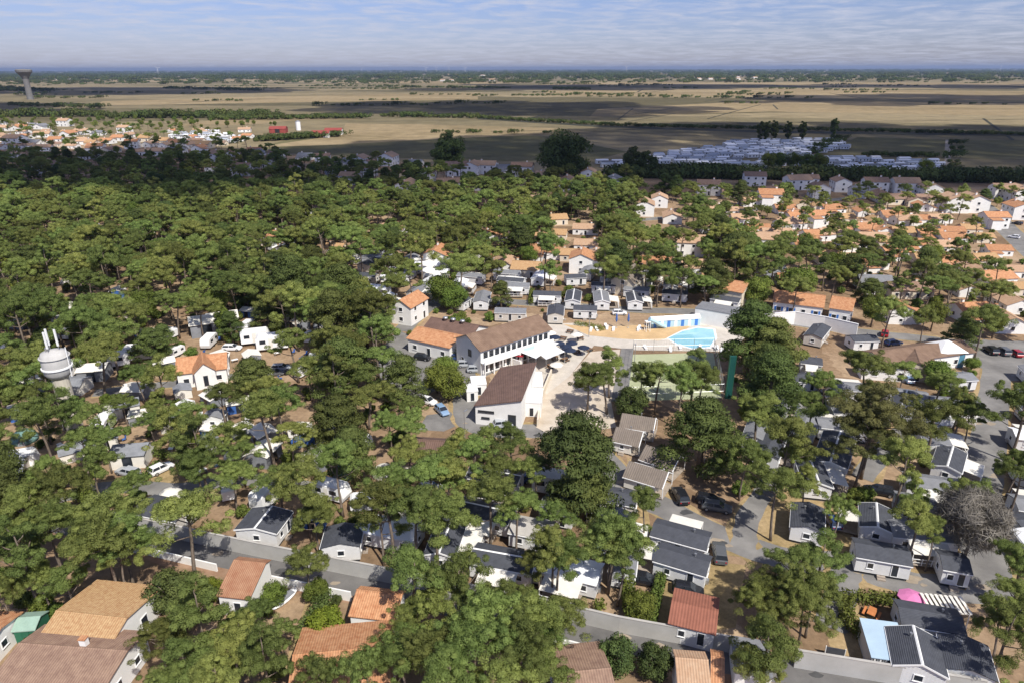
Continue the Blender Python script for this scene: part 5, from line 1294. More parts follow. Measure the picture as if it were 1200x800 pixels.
# camp clutter: little tables, boxes, airers beside the pitches
CL = []
for i in range(170):
    poly = random.choice(CAMPZ[:3])[0]
    px_ = random.uniform(min(q[0] for q in poly), max(q[0] for q in poly)); py_ = random.uniform(min(q[1] for q in poly), max(q[1] for q in poly))
    if not inpoly(px_, py_, poly): continue
    p = W(px_, py_, .4)
    if not free(p.x, p.y, .6): continue
    CL.append(p)
def camp_chair():
    t = thing('camp_chair', 'folding camp chair', 'chair', (0, 0, 0)); k = MB(); k.box(-.3, .3, -.3, .3, .38, .43, M_bluec); k.build('seat', t); k = MB(); k.hexa([(-.3, .28, .43), (.3, .28, .43), (.3, .34, .43), (-.3, .34, .43)], [(-.3, .45, 1.0), (.3, .45, 1.0), (.3, .5, 1.0), (-.3, .5, 1.0)], M_bluec); k.build('backrest', t)
    for x in (-.27, .27):
        for y in (-.27, .27): k = MB(); k.box(x - .02, x + .02, y - .02, y + .02, 0, .38, M_steel); k.build('leg', t)
    remember(t); return t
def camp_table():
    t = thing('camp_table', 'camp table', 'table', (0, 0, 0)); k = MB(); k.box(-.7, .7, -.4, .4, .7, .74, M_trim); k.build('tabletop', t)
    for x in (-.6, .6): k = MB(); k.box(x - .03, x + .03, -.35, .35, 0, .7, M_steel); k.build('leg', t)
    remember(t); return t
cc, ct = camp_chair(), camp_table()
for i, p in enumerate(CL):
    pr, lab = (ct, 'white folding camp table between the pitches under the pines') if i % 2 else (cc, 'blue folding camp chair between the pitches under the pines')
    if i < 2: pr.location = (p.x, p.y, 0); pr['label'] = lab; pr['group'] = lab
    else: dup(pr, (p.x, p.y, 0), random.uniform(0, 6), lab, lab)

# ------------------------------------------------------------------ hedges
def hedge(pix, w, h, label, m=None, dens=26):
    pts = [W(*q, h) for q in pix]; cen = []; rad = []
    for a, b in zip(pts[:-1], pts[1:]):
        ln = (b - a).length; n = max(2, int(ln / .55)); d = (b - a).normalized(); nn = Vector((-d.y, d.x, 0))
        for i in range(n):
            for z in ((.35 * h, .75 * h) if h > 1 else (.5 * h,)):
                for s in (-1, 1):
                    c = a.lerp(b, i / n) + nn * s * w * .25; cen.append((c.x, c.y, z + random.uniform(-.1, .1))); rad.append((w * .35, w * .35, h * .3))
        occ((a.x + b.x) / 2, (a.y + b.y) / 2, math.atan2(d.y, d.x), ln / 2, w / 2)
    c0 = pts[0]; cen = [(x - c0.x, y - c0.y, z) for x, y, z in cen]
    t = thing('hedge', label, 'hedge', (c0.x, c0.y, 0))
    obj('foliage', leaf_mesh('hedge_foliage', cen, rad, dens, .26, m or M_hedge, int(c0.x * 7) % 999, elong=1.2), t)
    k = MB()
    for i in range(0, len(cen), 12): x, y, z = cen[i]; k.tube([(x, y, 0), (x, y, h * .7)], .05, M_bark, 5)
    k.build('stem', t)
hedge([(995, 690), (993, 712), (1005, 732), (1046, 742)], 1.6, 1.7, 'clipped curved hedge round the orange picnic table', dens=40)
hedge([(1008, 693), (1040, 695), (1108, 702)], 1.5, 1.6, 'straight hedge between the road and pink parasol', dens=40)
hedge([(775, 670), (768, 700), (762, 725)], 1.3, 1.6, 'narrow green hedge beside the canopied mobile home', dens=40)
hedge([(736, 665), (738, 700), (742, 715)], 1.6, 2.6, 'tall dark hedge between end-on home and parked black car', M_dec, 40)
hedge([(778, 733), (820, 741), (850, 746)], 1.0, 1.0, 'low dark creeper along the top of the wall by the brick-red roof', M_dec, 40)
hedge([(150, 520), (178, 523), (196, 530)], 1.5, 1.5, 'clipped hedge behind the white tent and car plot')
hedge([(165, 556), (178, 545), (186, 536)], 1.4, 1.5, 'short hedge on the left of the car plot')
hedge([(508, 402), (530, 407), (538, 404)], 3.4, 2.6, 'bushy shrub bank in front of the orange annex', M_dec, 40)
hedge([(700, 705), (712, 700)], 1.2, 1.4, 'small hedge in the patio plot', M_dec)
hedge([(1090, 750), (1105, 790)], 1.6, .7, 'rough grass strip between the two dark roofed homes', M_hedge)
hedge([(675, 376), (700, 380), (708, 384)], 2.2, 1.0, 'flowering shrub bed on the edge of pool garden', M_dec)
hedge([(622, 350), (624, 336)], 1.4, 2.0, 'hedge strip between the two canopied mobile homes')
hedge([(380, 690), (372, 705), (350, 740)], 1.8, 2.2, 'dark hedge along the sandy drive', M_cyp, 40)
hedge([(935, 520), (960, 480), (965, 465)], 1.2, 1.2, 'hedge along the grass path between mobile homes')

# ------------------------------------------------------------------ trees placed by eye
PN = 'pine'
def pz(px, py, r, label, proto=None, kind='pine_tree', h=(.6, 1.7)):
    plant(kind, proto or random.choice(PINES), px, py, r, h, label, None)
for q in [(30, 425, 28), (15, 455, 26), (40, 485, 28), (48, 478, 20), (112, 492, 22), (70, 487, 22), (97, 485, 18), (128, 508, 22), (95, 515, 22), (150, 438, 20), (185, 440, 22), (145, 462, 18), (215, 475, 25), (200, 500, 24), (225, 522, 28), (252, 532, 25), (212, 545, 22), (282, 520, 26), (300, 482, 28), (278, 500, 22), (330, 470, 25), (310, 455, 22), (345, 505, 24), (175, 490, 18), (95, 548, 26), (60, 545, 20), (180, 470, 16), (240, 455, 20)]: pz(*q, 'over the pitches round the concrete water tower')
FR = 'in the foreground wood between lane and cottages'
for q in [(25, 592, 36), (80, 568, 36), (60, 610, 38), (120, 605, 38), (20, 640, 36), (90, 645, 38), (140, 632, 34), (45, 670, 30), (150, 580, 26), (100, 690, 26), (5, 690, 30), (130, 655, 28), (160, 610, 22)]: pz(*q, 'in the dark grove behind the golden-roofed house')
for q in [(235, 720, 34), (275, 745, 36), (215, 765, 36), (310, 770, 34), (250, 790, 36), (190, 740, 26), (330, 735, 24), (295, 715, 20), (190, 795, 30)]: pz(*q, 'below the small red-brown roofed cottage')
for q in [(245, 575, 38), (350, 570, 34), (325, 555, 24), (385, 650, 22), (275, 560, 24), (380, 595, 26), (360, 620, 22)]: pz(*q, 'just behind the concrete wall by the half-white roof')
for q in [(445, 585, 36), (475, 600, 34), (430, 620, 28), (500, 575, 30), (540, 590, 32), (575, 575, 32), (615, 590, 26), (550, 555, 30), (590, 545, 28), (455, 555, 30), (520, 545, 28), (640, 600, 24)]: pz(*q, 'in the shady plots between the yard and the lane')
for q in [(495, 650, 38), (555, 655, 42), (610, 660, 36), (515, 700, 38), (575, 705, 42), (630, 715, 34), (500, 745, 40), (555, 755, 44), (610, 760, 40), (645, 740, 26), (470, 775, 34), (525, 790, 38), (590, 795, 40), (480, 715, 26), (640, 780, 22)]: pz(*q, 'in the dense clump over the middle of the lane')
for q in [(410, 745, 34), (440, 765, 30), (385, 770, 28), (420, 790, 32)]: pz(*q, 'hanging over the orange house roof')
for q in [(690, 610, 40), (660, 635, 34), (720, 625, 34), (650, 665, 34), (690, 655, 32), (670, 690, 32), (740, 612, 22), (630, 640, 24)]: pz(*q, 'beside the end-on mobile home')
for q in [(915, 690, 46, BIGP[1]), (935, 725, 42, BIGP[0]), (885, 715, 34), (955, 690, 30), (900, 755, 36), (930, 665, 28), (890, 780, 26)]: pz(q[0], q[1], q[2], 'in the big rounded clump over the lane end', q[3] if len(q) > 3 else None)
for q in [(980, 650, 30), (985, 598, 20), (1075, 620, 30), (910, 570, 32), (945, 555, 22), (1060, 545, 34), (1070, 600, 16), (1108, 590, 24), (1120, 640, 18)]: pz(*q, 'standing among the mobile homes on the camp road')
for q in [(1175, 720, 36), (1190, 755, 34), (1185, 790, 30), (1195, 695, 26)]: pz(*q, 'in the grove at the lane corner beyond the dark roofs')
for q in [(1180, 475, 36), (1195, 540, 30), (1185, 590, 26), (1195, 650, 30), (1190, 620, 24), (1170, 520, 22)]: pz(*q, 'on the far side of the right-hand road')
for q in [(703, 430, 25), (690, 440, 18), (715, 425, 18)]: pz(*q, 'with bare trunk rising from the sandy yard')
for q in [(775, 428, 26), (815, 425, 24), (800, 450, 24), (752, 440, 18), (828, 448, 20)]: pz(*q, 'with bare trunk inside the court fence')
for q in [(980, 425, 30), (965, 445, 26), (1000, 445, 22), (1060, 432, 16), (1110, 445, 20), (1130, 462, 18), (1115, 470, 18), (1145, 478, 20)]: pz(*q, 'between the office and the cypress plots')
for q in [(905, 475, 26), (915, 510, 30), (890, 545, 26), (925, 480, 22), (935, 520, 20), (880, 520, 20)]: pz(*q, 'in the plots below the green pylon')
for q in [(490, 490, 24), (455, 500, 22), (480, 475, 18)]: pz(*q, 'over the beige house with brown roof')
for q in [(560, 528, 24), (600, 522, 22), (640, 530, 20), (535, 525, 22), (620, 545, 22), (575, 512, 14)]: pz(*q, 'along the earth bank below the white hall')
plant('dull_pine', FALSEPINE, 1035, 480, 52, (.8, 1.7), 'broad dull brown-green pine in the middle of mobile home plots'); plant('dull_pine', FALSEPINE, 1020, 510, 40, (.8, 1.5), 'lower dull brown-green pine beside the broad one')
plant('bare_tree', BARE, 1142, 604, 36, (.6, 1.6), 'leafless grey tree beside the right-hand road')
for px_, py_, r_, pr, lab in [(825, 502, 44, CYPS[2], 'huge dark cypress shading three parked cars'), (690, 530, 46, DCYP, 'big dark cypress between sandy yard and camp road'), (705, 570, 34, CYPS[0], 'smaller cypress below the big dark one'),
        (880, 385, 32, CYPS[1], 'dark cypress hanging over the pool edge'), (905, 400, 34, CYPS[2], 'wide cypress behind the green pylon'), (898, 432, 30, CYPS[0], 'cypress beside the green pylon'), (905, 445, 32, CYPS[1], 'cypress in the plots below the pylon'),
        (472, 440, 24, CYPS[1], 'cypress shading the forecourt cars'), (400, 425, 36, CYPS[2], 'massive cypress on the edge of the pitch clearing'), (378, 372, 30, CYPS[1], 'tall cypress above the pitch clearing'),
        (400, 490, 34, CYPS[2], 'cypress over the shaded pitches'), (432, 375, 26, CYPS[0], 'cypress beside the tall service building'), (340, 330, 32, CYPS[1], 'dark cypress standing up from the pine wood'),
        (290, 440, 26, CYPS[2], 'cypress beside the orange-roofed pine house'), (865, 295, 30, CYPS[2], 'dark cypress in the villas behind the camp'), (835, 325, 22, CYPS[0], 'cypress behind the pool mobile homes'), (400, 340, 30, CYPS[0], 'cypress at the top of dark clump'), (415, 520, 26, CYPS[1], 'cypress at the foot of the dark clump'), (740, 305, 20, DCYP, 'dark cypress beside the beige villa'), (590, 340, 12, CYPS[1], 'small dark conifer behind the canopied home')]:
    plant('cypress_tree', pr, px_, py_, r_, (.3, 1.6), lab)
for px_, py_, r_, pr, lab, kd in [(660, 181, 27, BIGDARK[0], 'giant round dark tree at the marsh edge', 'oak_tree'), (525, 176, 17, BIGDARK[1], 'tall dark round tree behind the shaded village', 'oak_tree'), (743, 188, 13, BIGDARK[1], 'dark round tree beside the caravan park', 'oak_tree'), (758, 192, 12, BIGDARK[1], 'second dark round tree beside the caravan park', 'oak_tree'),
        (530, 447, 19, OLIVEB, 'round-crowned light green tree by the forecourt', 'round_tree'), (512, 440, 16, OLIVEB, 'round-crowned tree behind the light green one', 'round_tree'), (522, 428, 14, OLIVEB, 'small round tree nearest the parked cars', 'round_tree'),
        (768, 773, 20, ROUNDB, 'clipped dark green ball bush beside the lane', 'bush'), (722, 766, 21, ROUNDB, 'dark bush with loose crown on the lane corner', 'bush'), (380, 727, 20, YELLOW, 'bright yellow-green bush beside the sandy drive', 'bush'), (742, 725, 18, OLIVEB, 'spreading light bush over the lane wall', 'bush'),
        (935, 328, 20, OLIVEB, 'round umbrella-shaped tree in front of orange-roofed villas', 'round_tree'), (888, 338, 16, OLIVEB, 'round bushy tree beside the cream two-tier house', 'round_tree'), (513, 335, 18, OLIVEB, 'round tree beside the tall service building', 'round_tree'), (540, 345, 15, OLIVEB, 'round tree behind the dining hall', 'round_tree'), (740, 470, 18, ROUNDB, 'dark round bush at the foot of the court', 'bush'),
        (1100, 435, 16, OLIVEB, 'round tree before the cream gabled wing', 'round_tree'), (1140, 425, 8, OLIVEB, 'small tree at the car park entrance', 'round_tree'), (200, 690, 24, ROUNDB, 'dark bush behind the low white wall', 'bush'), (245, 690, 14, YELLOW, 'yellow-flecked bush beside the red-brown cottage', 'bush'), (320, 695, 15, OLIVEB, 'bush at the cottage gable end', 'bush'), (368, 695, 14, OLIVEB, 'bush against the white lane wall', 'bush'), (402, 702, 6, ROUNDB, 'small clipped bush beside the orange cottage', 'bush')]:
    plant(kd, pr, px_, py_, r_, (.3, 2.2), lab)
for i, (px_, py_) in enumerate([(892, 152), (899, 152), (908, 151), (924, 152), (941, 152), (978, 148)]): plant('poplar_tree', POPLAR, px_, py_, 5, (.8, 1.6), 'dark narrow tree in the line at the caravan park edge', 'trees at the park edge')
for i, (px_, py_) in enumerate([(901, 187), (914, 187), (930, 187), (945, 188), (963, 190), (957, 188), (1085, 195)]): plant('round_tree', BROADS[i % 3], px_, py_, 8, (.6, 2.0), 'dark tree standing between the two caravan parks', 'trees between parks')

# ------------------------------------------------------------------ woods filled in
CLEAR = [[(838, 405), (868, 405), (868, 478), (838, 478)], [(200, 405), (275, 402), (275, 448), (200, 452)], [(60, 388), (106, 388), (106, 462), (60, 462)], [(485, 385), (545, 355), (640, 350), (640, 430), (560, 500), (535, 430)], [(600, 350), (860, 345), (1010, 360), (1010, 395), (870, 405), (740, 412), (600, 420)], [(545, 340), (870, 325), (870, 365), (545, 370)],
         [(905, 335), (1005, 340), (1005, 370), (905, 365)], [(1010, 395), (1200, 385), (1200, 445), (1010, 440)], [(1135, 220), (1215, 235), (1215, 320), (1175, 290)], [(300, 415), (350, 410), (350, 440), (300, 440)], [(240, 470), (262, 470), (262, 505), (240, 505)],
         [(135, 522), (210, 520), (215, 575), (140, 575)], [(165, 575), (225, 575), (225, 615), (165, 615)], [(120, 405), (190, 395), (190, 430), (120, 440)], [(0, 520), (45, 510), (60, 545), (0, 570)], [(640, 240), (700, 240), (705, 315), (660, 318), (635, 280)], [(500, 285), (535, 285), (535, 310), (500, 310)], [(745, 222), (800, 222), (805, 262), (745, 255)], [(800, 270), (825, 270), (825, 300), (800, 300)],
         [(600, 295), (635, 295), (635, 320), (600, 320)], [(200, 375), (330, 365), (340, 410), (220, 410)]]
FILL = []
def fill(poly, sp, kinds, where, hs=(.8, 1.15), prob=1.0, clear=True):
    pw = [W(*q, 8) for q in poly]; pw = [(v.x, v.y) for v in pw]
    x0, x1 = min(v[0] for v in pw), max(v[0] for v in pw); y0, y1 = min(v[1] for v in pw), max(v[1] for v in pw)
    cell = {}; n = int((x1 - x0) * (y1 - y0) / sp / sp * 4)
    for k_, pr_, x, y, *_ in TREES: cell.setdefault((int(x // sp), int(y // sp)), []).append((x, y))
    for _ in range(n):
        x, y = random.uniform(x0, x1), random.uniform(y0, y1)
        if not inpoly(x, y, pw) or random.random() > prob: continue
        a, b = int(x // sp), int(y // sp)
        if any((x - u) ** 2 + (y - v) ** 2 < sp * sp * .7 for i in (-1, 0, 1) for j in (-1, 0, 1) for u, v in cell.get((a + i, b + j), ())): continue
        if not free(x, y, .5): continue
        if clear:
            q = P((x, y, 8.5)); qt = P((x, y, 12))
            if any(inpoly(q[0], q[1], c) or inpoly(qt[0], qt[1], c) for c in CLEAR): continue
        cell.setdefault((a, b), []).append((x, y))
        kind, pr, w0 = random.choices(kinds, [k[2] for k in kinds])[0]
        TREES.append([kind, random.choice(pr), x, y, random.uniform(*hs), random.uniform(0, 6.28), where, None])
for tr in TREES:                 # a trunk that would stand on a road, wall or roof moves to the nearest free soil
    if not free(tr[2], tr[3], .35):
        done = False
        for r_ in (.8, 1.4, 2.0, 2.7, 3.5, 4.5, 5.5):
            for k in range(12):
                x, y = tr[2] + r_ * math.cos(k * .5236), tr[3] + r_ * math.sin(k * .5236)
                if free(x, y, .35): tr[2], tr[3] = x, y; done = True; break
            if done: break
KP = ('pine_tree', PINES, 10); KC = ('cypress_tree', CYPS, 1); KB = ('round_tree', BROADS, 2)
fill([(-40, 218), (330, 224), (470, 228), (620, 215), (760, 222), (850, 250), (880, 300), (850, 335), (700, 322), (600, 318), (520, 328), (470, 355), (440, 380), (300, 395), (210, 395), (120, 440), (-60, 480)], 5.7, [KP, ('cypress_tree', CYPS + [DCYP], 1.3), ('round_tree', BROADS, .6)], 'in the dense wood behind the concrete water tower', (.6, 1.3))
fill([(-60, 470), (130, 440), (300, 400), (440, 400), (470, 480), (480, 545), (400, 590), (250, 590), (160, 570), (-60, 600)], 6.8, [KP, KC], 'over the tents round the concrete water tower')
fill([(760, 262), (1000, 272), (1150, 295), (1210, 330), (1230, 378), (1000, 362), (900, 330), (830, 330)], 7.6, [KP, KC, KB], 'in the belt of wood beside the orange-roofed town')
fill([(1000, 362), (1215, 372), (1215, 392), (1080, 385), (1000, 372)], 7.5, [KP], 'in the tree row behind the car park')
fill([(880, 430), (1010, 430), (1010, 545), (900, 600), (870, 560)], 8, [KP, KC], 'in the plots below the green pylon')
fill([(1000, 455), (1150, 455), (1150, 560), (1010, 560)], 13, [KP], 'between the office and the right-hand road')
fill([(740, 212), (1210, 215), (1210, 300), (740, 262)], 9, [KP, KB, KC], 'between the orange-roofed town houses', (.5, .85))
fill([(-60, 176), (300, 181), (440, 188), (560, 199), (700, 203), (770, 209), (900, 212), (1140, 213), (1260, 214), (1260, 222), (760, 222), (620, 216), (470, 230), (330, 226), (-60, 222)], 9.5, [('pine_tree', PINES, 6), KC, ('cypress_tree', [DCYP], 2), KB], 'in the cloud-shaded wood', (.8, 1.15), clear=False)
fill([(-60, 140), (240, 146), (330, 168), (330, 184), (-60, 180)], 20, [KB, KP], 'between the far village houses', (.6, 1.0), clear=False)
fill([(-60, 131), (150, 133), (300, 136), (330, 141), (200, 143), (-60, 141)], 22, [KB], 'in the hedge line behind the far village', (.6, 1.0), clear=False)

LM = [((83, 410), 'in the wood just behind the concrete water tower', 75), ((235, 400), 'in the wood behind the orange-roofed pine house', 50), ((250, 370), 'round the grey marquee tents in the wood', 45), ((370, 245), 'by the brown-roofed house at the shaded wood edge', 55),
      ((150, 285), 'along the sandy track through the wood', 60), ((290, 280), 'at the far end of the sandy wood track', 55), ((513, 300), 'round the two-storey villa among the pines', 50), ((437, 300), 'near the grey slate cottage in the pines', 45), ((650, 262), 'round the golden-roofed villas in the pines', 60),
      ((380, 350), 'behind the tall cypress above the clearing', 60), ((590, 320), 'behind the rows of canopied mobile homes', 60), ((800, 285), 'round the pale two-storey villa in the pines', 60), ((247, 243), 'by the slate-roofed white house in the wood', 45), ((755, 245), 'behind the villas at the shaded wood edge', 50)]
def lm(x, y, lab):
    if lab != 'in the dense wood behind the concrete water tower': return lab
    q = P((x, y, 8)); best = min(LM, key=lambda e: math.hypot(e[0][0] - q[0], e[0][1] - q[1]) / e[2])
    return best[1] if math.hypot(best[0][0] - q[0], best[0][1] - q[1]) < best[2] else lab
DESC = {}
for i, pr in enumerate(PINES + BIGP): DESC[pr[1].name] = ['rounded pine', 'leaning lopsided pine', 'flat-topped pine', 'tall full pine', 'spreading leaning pine', 'narrow tall pine', 'broad umbrella pine', 'small-crowned pine', 'ragged leaning pine', 'low spreading pine', 'slender tall pine', 'deep-crowned pine', 'large-crowned pine', 'very broad pine'][i]
for i, pr in enumerate(CYPS + [DCYP]): DESC[pr[1].name] = ['conical cypress', 'tall conical cypress', 'spreading cypress', 'blackish cypress'][i]
for i, pr in enumerate(BROADS): DESC[pr[1].name] = ['rounded leafy tree', 'small leafy tree', 'larger leafy tree'][i]
def screen(tr):
    q = CINV @ (Vector((tr[2], tr[3], 8)) - Vector((0, 0, CAM_H))); d = -q.z
    px_, py_ = 600 + 800 * q.x / d, 400 - 800 * q.y / d
    vis = -30 < px_ < 1230 and 60 < py_ < 850
    return (EXT.get(tr[1][1].name, (4,))[0] * tr[4] / d) if vis else -1
order = sorted(TREES, key=lambda t_: -screen(t_))
cnt = {}; rest = []; 
LIM = {'pine_tree': 290, 'cypress_tree': 90, 'round_tree': 110}
for tr in order:
    kind, (tm, cm), x, y, s, rz, lab, grp = tr; lab = lm(x, y, lab)
    sc = screen(tr)
    if sc < 0: continue
    cnt[kind] = cnt.get(kind, 0) + 1
    if cnt[kind] > LIM.get(kind, 99): rest.append(tr); continue
    if lab and len(lab.split()) > 0 and lab.split()[0] not in ('in', 'below', 'just', 'hanging', 'beside', 'standing', 'on', 'with', 'between', 'over', 'round', 'along', 'by', 'near', 'behind', 'at'): full = lab
    else: full = f"{DESC.get(cm.name, kind.replace('_', ' '))} {lab}"
    t = thing(kind, full, {'pine_tree': 'pine tree', 'dull_pine': 'pine tree', 'cypress_tree': 'cypress tree', 'bush': 'bush'}.get(kind, 'tree'), (x, y, 0), rz, grp or full, (s * random.uniform(.86, 1.14), s * random.uniform(.86, 1.14), s * random.uniform(.86, 1.16)) if kind == 'pine_tree' else s)
    obj('trunk', tm, t); obj('crown', cm, t)

# the rest of the woods: one mass, instanced on points
def scatter(name, mats_objs, pts, label=None):
    """pts: (x, y, scale, rz); scatters joined tree meshes with geometry nodes."""
    col = bpy.data.collections.new(name + '_source')
    for me_list in mats_objs:
        j = bpy.data.objects.new(name + '_item', me_list); col.objects.link(j)
    me = bpy.data.meshes.new(name); n = len(pts)
    me.vertices.add(n); me.vertices.foreach_set('co', np.array([(p[0], p[1], p[4] if len(p) > 4 else 0) for p in pts], np.float32).reshape(-1))
    a = me.attributes.new('sc', 'FLOAT', 'POINT'); a.data.foreach_set('value', np.array([p[2] for p in pts], np.float32))
    a = me.attributes.new('rz', 'FLOAT', 'POINT'); a.data.foreach_set('value', np.array([p[3] for p in pts], np.float32))
    o = obj(name, me); stuff(o)
    ng = bpy.data.node_groups.new(name, 'GeometryNodeTree')
    ng.interface.new_socket('Geometry', in_out='INPUT', socket_type='NodeSocketGeometry'); ng.interface.new_socket('Geometry', in_out='OUTPUT', socket_type='NodeSocketGeometry')
    N = ng.nodes; L = ng.links
    gi, go = N.new('NodeGroupInput'), N.new('NodeGroupOutput')
    ci = N.new('GeometryNodeCollectionInfo'); ci.inputs['Collection'].default_value = col; ci.inputs['Separate Children'].default_value = True; ci.inputs['Reset Children'].default_value = True
    ip = N.new('GeometryNodeInstanceOnPoints'); ip.inputs['Pick Instance'].default_value = True
    na = N.new('GeometryNodeInputNamedAttribute'); na.data_type = 'FLOAT'; na.inputs['Name'].default_value = 'sc'
    nr = N.new('GeometryNodeInputNamedAttribute'); nr.data_type = 'FLOAT'; nr.inputs['Name'].default_value = 'rz'
    cx = N.new('ShaderNodeCombineXYZ'); L.new(nr.outputs[0], cx.inputs['Z'])
    L.new(gi.outputs[0], ip.inputs['Points']); L.new(ci.outputs[0], ip.inputs['Instance']); L.new(na.outputs[0], ip.inputs['Scale']); L.new(cx.outputs[0], ip.inputs['Rotation'])
    L.new(ip.outputs[0], go.inputs[0])
    md = o.modifiers.new('scatter', 'NODES'); md.node_group = ng
    return o
def joined(tm, cm):
    """One mesh with trunk and crown, for scattering."""
    me = bpy.data.meshes.new('far_tree')
    nv, nt = len(cm.vertices), len(tm.vertices)
    cv = np.empty(nv * 3, np.float32); cm.vertices.foreach_get('co', cv); tv = np.empty(nt * 3, np.float32); tm.vertices.foreach_get('co', tv)
    tp = [list(p.vertices) for p in tm.polygons]
    npoly = len(cm.polygons)
    me.vertices.add(nv + nt); me.vertices.foreach_set('co', np.concatenate([cv, tv]))
    lv = list(range(nv)); ls = list(range(0, nv, 4)); lt = [4] * npoly; mi = [0] * npoly
    for p in tp: ls.append(len(lv)); lt.append(len(p)); lv += [nv + a for a in p]; mi.append(1)
    me.loops.add(len(lv)); me.polygons.add(len(ls))
    me.loops.foreach_set('vertex_index', lv); me.polygons.foreach_set('loop_start', ls); me.polygons.foreach_set('loop_total', lt)
    me.materials.append(cm.materials[0]); me.materials.append(M_bark); me.polygons.foreach_set('material_index', mi)
    me.update(calc_edges=True)
    tt = np.zeros(nv + nt, np.float32); buf = np.empty(nv, np.float32); cm.attributes['tint'].data.foreach_get('value', buf); tt[:nv] = buf
    at = me.attributes.new('tint', 'FLOAT', 'POINT'); at.data.foreach_set('value', tt)
    me.polygons.foreach_set('use_smooth', [True] * len(ls))
    nrm = np.empty(len(cm.loops) * 3, np.float32); cm.corner_normals.foreach_get('vector', nrm)
    tn = np.array([tm.vertices[i].normal for i in range(nt)], np.float32).reshape(-1)
    me.normals_split_custom_set_from_vertices(np.concatenate([nrm, tn]).reshape(-1, 3).tolist())
    return me
byk = {}
for tr in rest: byk.setdefault(tr[0], []).append(tr)
for kind, lst in byk.items():
    protos = {}
    for tr in lst: protos.setdefault(tr[1][1].name, tr[1])
    o = scatter({'pine_tree': 'pine_wood', 'cypress_tree': 'cypress_wood', 'round_tree': 'broadleaf_wood'}.get(kind, kind + '_wood'), [joined(*p) for p in protos.values()], [(tr[2], tr[3], tr[4], tr[5]) for tr in lst])
    tag(o, {'pine_tree': 'mass of farther pines filling the wood beyond the camp', 'cypress_tree': 'dark evergreens mixed through the farther wood'}.get(kind, 'broadleaf trees between the far village houses and hedges'), 'wood')
print('TREES', cnt, 'rest', len(rest))

# undergrowth shrubs
pts = []
for poly, n in (([(-60, 240), (760, 240), (860, 330), (470, 400), (-60, 500)], 1400), ([(-60, 500), (470, 420), (480, 600), (-60, 640)], 420), ([(860, 420), (1180, 420), (1180, 640), (860, 640)], 160), ([(380, 560), (740, 560), (740, 720), (380, 700)], 130), ([(760, 225), (1210, 225), (1210, 390), (860, 340)], 420), ([(0, 680), (340, 690), (340, 800), (0, 800)], 60)):
    k = 0
    while n > 0:
        n -= 1
        px_ = random.uniform(min(q[0] for q in poly), max(q[0] for q in poly)); py_ = random.uniform(min(q[1] for q in poly), max(q[1] for q in poly))
        if not inpoly(px_, py_, poly): continue
        p = W(px_, py_, 0)
        if free(p.x, p.y, 1.2): pts.append((p.x, p.y, random.uniform(.5, 1.2), random.uniform(0, 6.28)))
tag(scatter('undergrowth', [joined(*b) for b in BUSH], pts), 'low green undergrowth spread beneath the pines', 'undergrowth')

# ------------------------------------------------------------------ hedgerows and woods out on the marsh and at the horizon
def clump(seed, n=9, w=30, h=9):
    rd = random.Random(seed)
    return leaf_mesh('far_clump', [(rd.uniform(-w / 2, w / 2), rd.uniform(-5, 5), h * rd.uniform(.35, .75)) for _ in range(n)], [(rd.uniform(3.5, 6), rd.uniform(3.5, 6), h * rd.uniform(.3, .45)) for _ in range(n)], 60, 2.2, M_dark, seed)
CL_ = [clump(61), clump(62, 7, 24, 7), clump(63, 12, 40, 11)]
pts = []
def row(x0, y0, x1, y1, step_px, s=(.6, 1.1), p=1.0):
    n = max(1, int(abs(x1 - x0) / step_px))
    for i in range(n):
        if random.random() > p: continue
        v = W(x0 + (x1 - x0) * (i + random.random()) / n, y0 + (y1 - y0) * i / n, 0); pts.append((v.x, v.y, random.uniform(*s), random.uniform(-.3, .3)))
row(130, 139, 320, 138, 5); row(0, 137, 130, 137, 5); row(250, 141, 430, 139, 5, (.5, .8)); row(300, 166, 400, 160, 5, (.4, .6)); row(190, 104, 310, 107, 3, (.6, 1.0), .8); row(440, 102.5, 600, 104, 3, (.5, .9), .7)
row(560, 139, 720, 148, 4, (.3, .45)); row(720, 148, 1210, 159, 5, (.25, .4)); row(650, 105, 690, 105.5, 2.5, (.6, .9)); row(0, 107, 60, 107, 2.5, (.8, 1.4)); row(0, 124, 120, 127, 6, (.5, .8), .6); row(440, 137, 560, 139, 5, (.4, .7), .8); row(500, 156, 660, 157, 9, (.3, .4), .4)
row(1112, 206, 1122, 165, 1.2, (.3, .5)); row(720, 208, 1200, 214, 4, (.5, .8)); row(1010, 183, 1100, 185, 8, (.3, .4)); row(985, 165, 950, 182, 3, (.3, .5))
for i in range(5200):
    d_ = random.uniform(3300, 15000); px_ = random.uniform(-80, 1280)
    pts.append(((px_ - 600) / 800 * d_ * .93, d_, random.uniform(.7, 1.5) * (1 if d_ < 4500 else 1.7), random.uniform(-.2, .2)))
for i in range(1800):
    d_ = random.uniform(15000, 34000); px_ = random.uniform(-80, 1280)
    pts.append(((px_ - 600) / 800 * d_ * .93, d_, random.uniform(2.2, 3.6), 0))
for i in range(60):
    d_ = random.uniform(1300, 3200); px_ = random.uniform(-50, 1250); n = random.randint(3, 9)
    for k in range(n): pts.append(((px_ - 600) / 800 * d_ * .93 + k * 24, d_ + k * random.uniform(-3, 3), random.uniform(.3, .7), 0))
tag(scatter('distant_wood', CL_, pts), 'dark hedgerows and copses scattered over the marsh to the horizon', 'hedgerow')
b = MB()
for i in range(16): b.box(-9 + i, -9 + i + .001, 0, .001, 0, .001, M_white) if False else None
